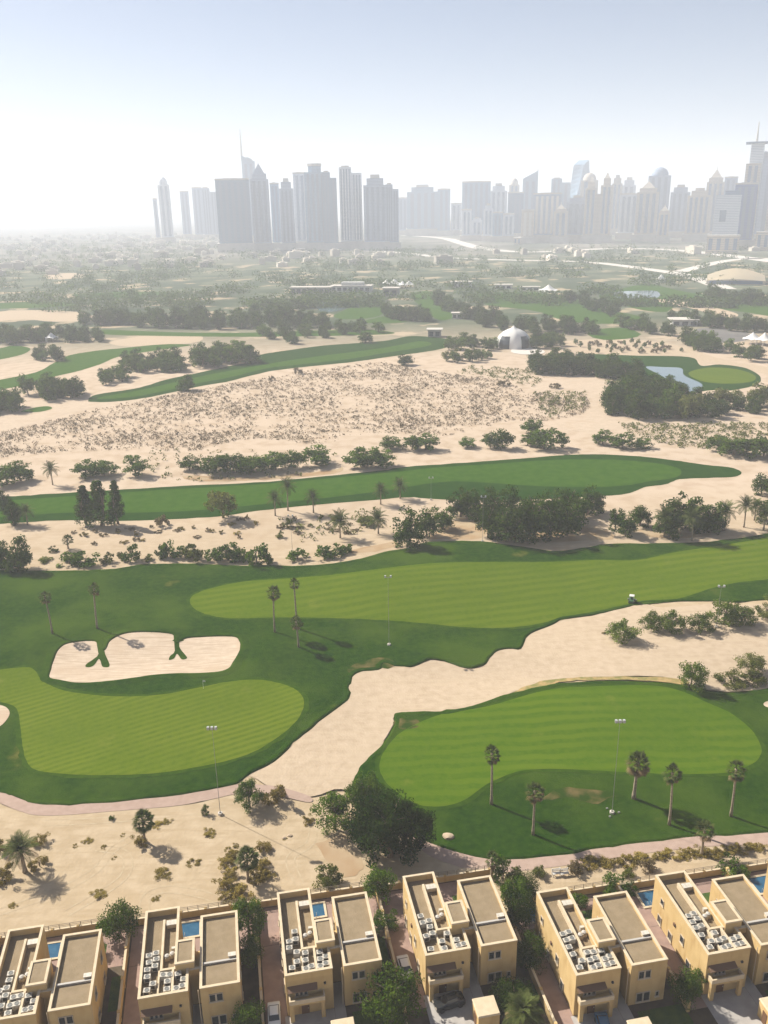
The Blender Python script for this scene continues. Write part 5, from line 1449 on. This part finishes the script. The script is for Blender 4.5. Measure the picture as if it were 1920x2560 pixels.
row('olivebush', 'C', [(465, 562, 3.2, 4.5), (845, 545, 5, 6.5), (820, 535, 3.6, 5), (230, 520, 2, 3), (640, 550, 1.6, 4), (1240, 412, 2.6, 4.6), (1210, 455, 2, 3), (520, 545, 2.4, 3.6), (1580, 395, 4, 7), (200, 560, 1.5, 5)], 'olive shrub among the darker ones on the sand by the path', 'shrubs along the sandy path', 'bush', 'shrub')
for j in range(46):
    x = rg.uniform(240, 1560); y = rg.uniform(400, 480) - (x - 240) * .045 + rg.uniform(0, 30)
    tree('brownbush' if j % 3 else 'drybush', at('C', x, y), rg.uniform(.7, 1.5), rg.uniform(1.4, 3.2), 'small brown desert bush on the pale sand between fairways', 'bush', 'small desert bushes between the fairways', 'bush', False)
GR = 'dark trees of the grove between the fairways'
row('grove', 'D', [(110, 632, 12, 9.5), (185, 585, 10.5, 8.5), (255, 555, 9.5, 8), (330, 500, 9.5, 8.5), (400, 520, 10.5, 8.5), (450, 590, 12.5, 9), (520, 605, 13, 10), (590, 615, 13.5, 10), (650, 605, 14, 10), (720, 600, 13, 9.5), (790, 592, 12.5, 9.5), (830, 560, 12, 9), (470, 520, 12, 9), (550, 530, 12.5, 9), (640, 540, 13, 9.5), (730, 530, 12.5, 9), (800, 520, 12, 9), (880, 500, 9.5, 8), (925, 485, 8.5, 7), (360, 470, 8.5, 7)], 'dense dark green tree in the grove between two fairways', GR)
row('grove', 'D', [(1000, 565, 8, 6), (1050, 585, 8.5, 6.5), (1105, 545, 9.5, 6.5)], 'dark tree of the small two-lobed clump beside the grove', 'small two-lobed clump beside the grove')
row('grove', 'D', [(1240, 560, 12, 8.5), (1300, 555, 14.5, 10), (1350, 560, 11, 9), (1400, 565, 11, 9.5), (1230, 590, 9, 8.5), (1440, 555, 9, 7)], 'tall dark tree in the broad clump right of the grove', 'broad clump right of the grove')
row('grove', 'D', [(1630, 410, 8.5, 7), (1690, 430, 9, 9), (1650, 525, 8.5, 8), (1700, 520, 8, 8)], 'dark tree at the sandy edge beyond the broad clump', 'trees at the sandy edge')
# ------------------------------------------------------------ trees in the middle distance, one by one
def cluster(kind, k, poly, space, h, label, group, wf=1.0, drop=0.0):
    pw = [tuple(G(k, x, y)[:2]) for x, y in poly]
    xs = [p[0] for p in pw]; ys = [p[1] for p in pw]
    got = []
    tries = 0
    while tries < 700:
        tries += 1
        p = (rg.uniform(min(xs), max(xs)), rg.uniform(min(ys), max(ys)))
        if not inside(p, pw) or any((p[0] - q[0]) ** 2 + (p[1] - q[1]) ** 2 < space * space for q in got): continue
        if rg.random() < drop: continue
        got.append(p)
        hh = h * rg.uniform(.75, 1.2)
        kd = kind if isinstance(kind, str) else rg.choice(kind)
        tree(kd, p, hh, PROTO[kd][2] / PROTO[kd][1] * hh * wf * rg.uniform(.9, 1.3), label, 'tree', group)
mix = ('dark', 'dark', 'ghaf')
cluster(mix, 'E', [(535, 402), (760, 398), (775, 430), (600, 440)], 8, 11, 'dark tree in the clump on the sand between two far fairways', 'clump between the far fairways')
cluster(mix, 'E', [(820, 402), (900, 372), (1080, 372), (1090, 394), (900, 416)], 8.5, 12, 'dark tree in the clump beside the long far fairway', 'clump beside the long far fairway')
cluster(mix, 'E', [(420, 462), (550, 452), (565, 478), (440, 490)], 8, 8.5, 'tree in the small clump before the long far fairway', 'small clump before the long far fairway')
cluster(mix, 'E', [(120, 530), (200, 500), (330, 510), (345, 548), (200, 555)], 8, 10, 'tree in the rounded thicket by the pale sand road', 'rounded thicket by the sand road')
cluster('dark', 'E', [(-60, 590), (60, 575), (78, 602), (0, 615), (-60, 612)], 7, 11, 'dark tree beside the small green tee', 'trees beside the small tee')
cluster('dark', 'E', [(-60, 290), (200, 275), (210, 302), (60, 314), (-60, 312)], 11, 13, 'dark tree beside the lone white tent', 'trees beside the lone white tent')
cluster('dark', 'E', [(260, 278), (430, 280), (445, 304), (300, 304)], 11, 11, 'dark tree in the row right of the lone white tent', 'row right of the lone white tent')
cluster(mix, 'E', [(155, 372), (250, 360), (262, 388), (165, 392)], 9, 10, 'tree in the small group above the rounded thicket', 'small group above the thicket')
cluster('dark', 'E', [(560, 228), (820, 216), (1100, 204), (1430, 218), (1455, 242), (820, 248), (600, 240)], 12.5, 14, 'dark tree in the long wood before the far pond', 'long wood before the far pond')
cluster('dark', 'E', [(340, 215), (550, 205), (565, 228), (360, 232)], 12, 13, 'dark tree at the short end of the long wood', 'short end of the long wood')
cluster('dark', 'F', [(640, 565), (880, 560), (885, 584), (660, 585)], 8, 11.5, 'dark tree in the wood between domed pavilion and pond', 'wood between pavilion and pond')
cluster('dark', 'F', [(650, 530), (880, 522), (900, 548), (650, 555)], 9, 9, 'dark tree in the wood between domed pavilion and pond', 'wood between pavilion and pond')
cluster('dark', 'F', [(890, 575), (1100, 590), (1080, 612), (920, 595)], 8, 12, 'dark tree in the wood reaching the pond', 'wood reaching the pond')
cluster('dark', 'F', [(935, 718), (1000, 685), (1120, 660), (1240, 668), (1300, 700), (1290, 770), (1100, 778), (980, 757)], 7.5, 12.5, 'dark tree in the rounded wood on the sand below the pond', 'rounded wood below the pond')
cluster(('dark', 'dark', 'ghafolive'), 'F', [(1290, 722), (1400, 715), (1650, 705), (1720, 700), (1720, 765), (1480, 748), (1450, 772), (1300, 776)], 8, 9.5, 'tree in the wood along the pond shore beside sand', 'wood along the pond shore')
cluster(('ghaf', 'ghafolive'), 'F', [(250, 520), (440, 505), (455, 522), (260, 534)], 8, 6.5, 'low green tree before the domed pavilion', 'low trees before the domed pavilion')
cluster('dark', 'F', [(380, 330), (500, 360), (640, 385), (900, 395), (900, 407), (700, 407), (450, 385)], 12, 13, 'tree in the belt below the practice fairway', 'belt below the practice fairway')
cluster('dark', 'F', [(0, 328), (170, 335), (180, 352), (0, 347)], 11, 12, 'tree in the clump left of the mid fairway strip', 'clump left of the mid fairway strip')
cluster('dark', 'F', [(230, 258), (300, 308), (420, 335), (370, 347), (240, 292)], 12, 14, 'tree in the belt right of the mid fairway strip', 'belt right of the mid fairway strip')
cluster('dark', 'F', [(760, 258), (860, 265), (1000, 320), (980, 332), (850, 292)], 13, 12, 'tree in the belt between the two far fairways', 'belt between the far fairways')
cluster(mix, 'F', [(1010, 370), (1250, 400), (1250, 415), (1100, 402)], 11, 11, 'tree above the bare sand behind the pond hole', 'trees above the bare sand')
cluster('dark', 'F', [(1215, 335), (1400, 370), (1659, 390), (1720, 402), (1500, 397), (1300, 362)], 11, 12, 'tree in the straight row before the far sand track', 'straight row before the far sand track')
cluster(mix, 'F', [(1310, 450), (1430, 455), (1425, 488), (1340, 478)], 9, 11, 'tree in the clump beside the car park', 'clump beside the car park')
cluster(mix, 'F', [(1450, 480), (1700, 490), (1700, 530), (1500, 520)], 13, 9, 'tree around the white tents by the car park', 'trees around the car park tents')
cluster('dark', 'F', [(1400, 255), (1700, 272), (1700, 285), (1420, 272)], 14, 14, 'tree in the belt before the arched hall', 'belt before the arched hall')
cluster(mix, 'F', [(270, 448), (480, 462), (490, 480), (280, 475)], 9, 9, 'tree in the group left of the domed pavilion', 'group left of the domed pavilion')
cluster(mix, 'F', [(620, 440), (760, 440), (780, 462), (640, 470)], 10, 10, 'tree in the group right of the domed pavilion', 'group right of the domed pavilion')
cluster(('ghaf', 'ghafolive', 'brownbush'), 'F', [(780, 450), (1050, 440), (1250, 465), (1320, 490), (900, 490)], 8, 3.6, 'small tree dotted on the bare sand behind the pond hole', 'small trees on the bare sand', .8)
cluster(mix, 'E', [(1100, 260), (1659, 240), (1659, 262), (1250, 300), (1100, 290)], 15, 9, 'tree dotted along the far thin fairway', 'trees along the far thin fairway', 1, .2)
for (k, x, y, h, w_, lb) in (('E', 803, 512, 9.5, 11, 'lone round tree at the edge of the long far fairway'), ('E', 1175, 468, 3.2, 5, 'small lone bush at the edge of the scrub desert'), ('E', 1290, 440, 5, 7, 'thin pale tree where scrub desert meets the fairway'), ('E', 1265, 310, 9, 10, 'round tree on the far side of the long fairway'), ('E', 1580, 305, 9, 12, 'wide tree on the far side of the long fairway'), ('F', 90, 540, 7.5, 11, 'round tree alone at the top of the scrub desert'), ('F', 515, 630, 4, 9, 'dark bush on the scrub desert rim'), ('F', 740, 640, 3.5, 7, 'bush on the sand rim near the pond wood')):
    tree('dark' if h > 6 else 'brownbush', at(k, x, y), h, w_, lb)
# ------------------------------------------------------------ masses nobody could count
def scatter_obj(name, pts, size, per, ls, m, label_kind='stuff', zf=.6, seed=1):
    r = random.Random(seed)
    b = MB()
    for (x, y, s) in pts:
        z0 = hgt(x, y)
        for j in range(per):
            d = rdir(r)
            p = Vector((x + d.x * size * s * .5, y + d.y * size * s * .5, z0 + abs(d.z) * size * s * zf))
            leaf(b, p, (d + rdir(r) * .6).normalized(), ls * s, r)
    o = b.build(name, m)
    o['kind'] = 'stuff'
    return o
SCRUB = wpoly([('E', [(-60, 715), (200, 652), (480, 582), (850, 512), (1300, 432), (1659, 388)]), ('F', [(0, 532), (250, 577), (490, 602), (640, 660), (860, 665), (885, 720), (830, 762), (700, 780)]), ('D', [(640, 90), (500, 95), (330, 150), (100, 150), (0, 145)]), ('C', [(1500, 20), (1400, 60), (1150, 30), (1000, 40), (850, 80), (500, 80), (200, 90), (-60, 110)])], 3)
xs = [p[0] for p in SCRUB]; ys = [p[1] for p in SCRUB]
rs = random.Random(9)
pa, pb = [], []
while len(pa) + len(pb) < 10500:
    p = (rs.uniform(min(xs), max(xs)), rs.uniform(min(ys), max(ys)))
    if not inside(p, SCRUB): continue
    dn = noise.noise((p[0] * .03, p[1] * .03, 0)) * .5 + .4 + .25 * noise.noise((p[0] * .12, p[1] * .12, 4))
    if rs.random() > .1 + 1.3 * (dn - .15): continue
    (pa if rs.random() < .6 else pb).append((p[0], p[1], (.45 + 1.3 * rs.random() ** 2)))
scatter_obj('desert_scrub', pa, 1.35, 9, .56, M['leaf_grey'], seed=2)
scatter_obj('desert_scrub', pb, 1.15, 9, .5, M['leaf_brown'], seed=3)
pc = []
for (k, poly, n) in (('F', [(1010, 790), (1200, 800), (1460, 790), (1720, 795), (1720, 830), (1480, 900), (1280, 900), (1080, 850)], 620), ('F', [(380, 545), (620, 560), (700, 600), (640, 640), (500, 600), (300, 575)], 260), ('F', [(640, 660), (870, 655), (880, 720), (700, 770)], 260), ('C', [(600, 90), (860, 70), (1450, 100), (1300, 190), (800, 215), (650, 190)], 110), ('C', [(1150, 390), (1560, 340), (1659, 330), (1659, 420), (1300, 470)], 60)):
    pw = [tuple(G(k, x, y)[:2]) for x, y in poly]
    c_ = 0
    while c_ < n:
        p = (rs.uniform(min(q[0] for q in pw), max(q[0] for q in pw)), rs.uniform(min(q[1] for q in pw), max(q[1] for q in pw)))
        if inside(p, pw): pc.append((p[0], p[1], rs.uniform(.5, 1.3))); c_ += 1
scatter_obj('desert_scrub', pc, 2.0, 10, .85, M['leaf_olive'], seed=5)
# far woods: too far to tell the trees apart
pf, pg = [], []
while len(pf) + len(pg) < 3200:
    d = 1000 + 2600 * rs.random() ** 1.7
    az = rs.uniform(-.5, .5)
    x, y = d * math.sin(az), d * math.cos(az)
    if d > 2350 and az > -.16: continue
    dn = noise.noise((x * .006, y * .009, 2.0)) + .5 * noise.noise((x * .02, y * .02, 5.0))
    if dn < (.05 if az < .12 else .14): continue
    (pf if rs.random() < .7 else pg).append((x, y, rs.uniform(.7, 1.35)))
scatter_obj('far_woodland', pf, 13, 30, 2.7, M['leaf_dark'], zf=.75, seed=6)
scatter_obj('far_woodland', pg, 11, 30, 2.4, M['leaf_mid'], zf=.7, seed=7)

# ============================================================ masts, mower, benches, markers
M['steel'] = mat('galvanised_steel', (.20, .20, .19), rough=.5, spec=.5)
M['lampglass'] = mat('lamp_glass', (.40, .41, .41), rough=.3, spec=.6)
def mast(k, x, y, h, label, n=3, base=False, group='floodlight masts on the course'):
    q = at(k, x, y)
    r = tag(new('floodlight_mast', None, None, (q.x, q.y, hgt(q.x, q.y) - .05), 0), label, 'mast', group)
    MB().tube([(0, 0, 0), (0, 0, h)], [.06, .03], 6).build('pole', M['steel'], r)
    MB().lathe([(.45, 0), (.45, .5), (.25, .55), (.2, .55)], 10).build('footing', M['concrete'], r)
    MB().box(-.8, .8, -.05, .05, h - .25, h - .13).build('crossarm', M['steel'], r)
    for i in range(n):
        xx = -.7 + 1.4 * i / max(1, n - 1)
        lp = MB().box(xx - .22, xx + .22, -.4, .12, h - .12, h + .38).build('floodlight', M['steel'], r)
        MB().box(xx - .19, xx + .19, -.42, -.402, h - .08, h + .34).build('lens', M['lampglass'], lp)
        MB().box(xx - .2, xx + .2, -.36, .08, h + .385, h + .42).build('hood', M['lampglass'], lp)
    if base:
        for j in range(3):
            a_ = 2 * PI * j / 3
            MB().box(-.18, .18, -.14, .14, 0, .35).build('ground_light', M['steel'], r, loc=(1.3 * math.cos(a_), 1.3 * math.sin(a_), .02))
mast('p6', 760, 535, 20, 'tall floodlight mast with white lamps beside the near fairway', 3, True)
mast('p4', 1270, 432, 19, 'floodlight mast on the sand below the striped green')
mast('B', 22, 400, 19.5, 'floodlight mast on the rough below the long striped fairway', 2)
mast('C', 1265, 545, 15, 'slim floodlight mast at the path among shrubs', 2)
mast('D', 425, 615, 16, 'floodlight mast standing within the dark grove', 2)
mast('D', 203, 430, 9, 'small lamp mast at the edge of the second fairway', 2)
mast('B', 1435, 330, 12, 'lamp mast among the green shrubs on sand', 2)
# mower
q = at('B', 1070, 210)
r = tag(new('mower', None, None, (q.x, q.y, hgt(q.x, q.y) + .1), R(70)), 'small ride-on mower with canopy at the fairway edge', 'mower')
M['machine'] = mat('mower_green', (.03, .10, .04), rough=.4, spec=.5)
MB().prism([(-1.2, -.55), (1.0, -.6), (1.2, 0), (1.0, .6), (-1.2, .55)], .35, [.8, 1.0, 1.0, 1.0, .8]).build('body', M['machine'], r)
MB().box(-.3, .3, -.3, .3, .9, 1.25).build('seat', M['acdark'], r)
MB().box(-.3, -.2, -.3, .3, 1.25, 1.7).build('backrest', M['acdark'], r)
MB().prism([(-.9, -.7), (.6, -.7), (.6, .7), (-.9, .7)], 2.1, 2.22, [(-.8, -.6), (.5, -.6), (.5, .6), (-.8, .6)]).build('canopy', M['white'], r)
for sx, sy in ((-.8, -.62), (-.8, .62), (.5, -.62), (.5, .62)):
    MB().tube([(sx, sy, .8), (sx, sy, 2.12)], [.035, .035], 5).build('canopy_post', M['steel'], r)
for sx, sy, rr in ((-.85, -.7, .42), (-.85, .7, .42), (.85, -.75, .3), (.85, .75, .3)):
    MB().tube([(sx, sy - .12, rr), (sx, sy + .12, rr)], [rr, rr], 14).build('wheel', M['acdark'], r)
for sy in (-.85, 0, .85):
    MB().tube([(1.45, sy - .38, .25), (1.45, sy + .38, .25)], [.2, .2], 10).build('cutting_reel', M['steel'], r)
    MB().box(1.1, 1.45, sy - .04, sy + .04, .3, .45).build('reel_arm', M['machine'], r)
# white bench frames by the path
for j, (x, lb) in enumerate(((440, 'white bench frame beside the path, next to a twin'), (485, 'white bench frame right beside its twin and a round bush'))):
    q = at('p6', x, 895)
    r = tag(new('bench', None, None, (q.x, q.y, 0), HA), lb, 'bench')
    for sx in (-.7, .7):
        MB().box(sx - .06, sx + .06, -.35, -.25, 0, .55).build('leg', M['white'], r)
        MB().box(sx - .06, sx + .06, .25, .35, 0, 1.3).build('leg', M['white'], r)
    for k in range(3): MB().box(-.75, .75, -.35 + .2 * k, -.2 + .2 * k, .553, .62).build('slat', M['white'], r)
    for k in range(3): MB().box(-.75, .75, .19, .245, .75 + .2 * k, .88 + .2 * k).build('backrest_slat', M['white'], r)
# stones
def boulder(k, x, y, s, label):
    q = at(k, x, y)
    bm = bmesh.new()
    bmesh.ops.create_icosphere(bm, subdivisions=2, radius=1)
    for v in bm.verts:
        n_ = noise.noise(v.co * 1.3 + Vector((x, y, 0)))
        v.co = Vector((v.co.x * s * 1.3, v.co.y * s, v.co.z * s * .6)) * (1 + .35 * n_)
    me = bpy.data.meshes.new('boulder'); bm.to_mesh(me); bm.free()
    me.materials.append(M['waste'])
    tag(new('boulder', me, None, (q.x, q.y, hgt(q.x, q.y) + s * .2)), label, 'boulder')
boulder('p5', 1235, 575, .8, 'pale boulder on dark rough beside the biggest tree')
for j, (x, y) in enumerate(((262, 582), (295, 568))): boulder('p5', x, y, .35, ('small dark stone on sand, one of a pair', 'small dark stone on sand, the pair\'s farther one')[j])
# flag on the striped green
q = at('A', 880, 600)
r = tag(new('flagstick', None, None, (q.x, q.y, hgt(q.x, q.y) + .1)), 'golf flag on thin white stick on the striped green', 'flag')
MB().tube([(0, 0, 0), (0, 0, 2.3)], [.03, .025], 6).build('stick', M['white'], r)
MB().prism([(0, .02), (.6, .05), (.6, .08), (0, .05)], 1.85, 2.25).build('flag', M['tent'], r)
HAZE_D = .00025

# ------------------------------------------------------------ haze
hm = bpy.data.materials.new('haze')
hm.use_nodes = True
ht = hm.node_tree
for n in list(ht.nodes):
    if n.type == 'BSDF_PRINCIPLED': ht.nodes.remove(n)
pv = ht.nodes.new('ShaderNodeVolumePrincipled')
pv.inputs['Color'].default_value = (.87, .915, 1.0, 1)
pv.inputs['Density'].default_value = HAZE_D
pv.inputs['Anisotropy'].default_value = .1
ht.links.new(pv.outputs[0], ht.nodes['Material Output'].inputs['Volume'])
hz = MB().box(-14200, 14200, -14200, 14200, -3, 480).build('haze', hm)
tag(hz, kind='stuff')
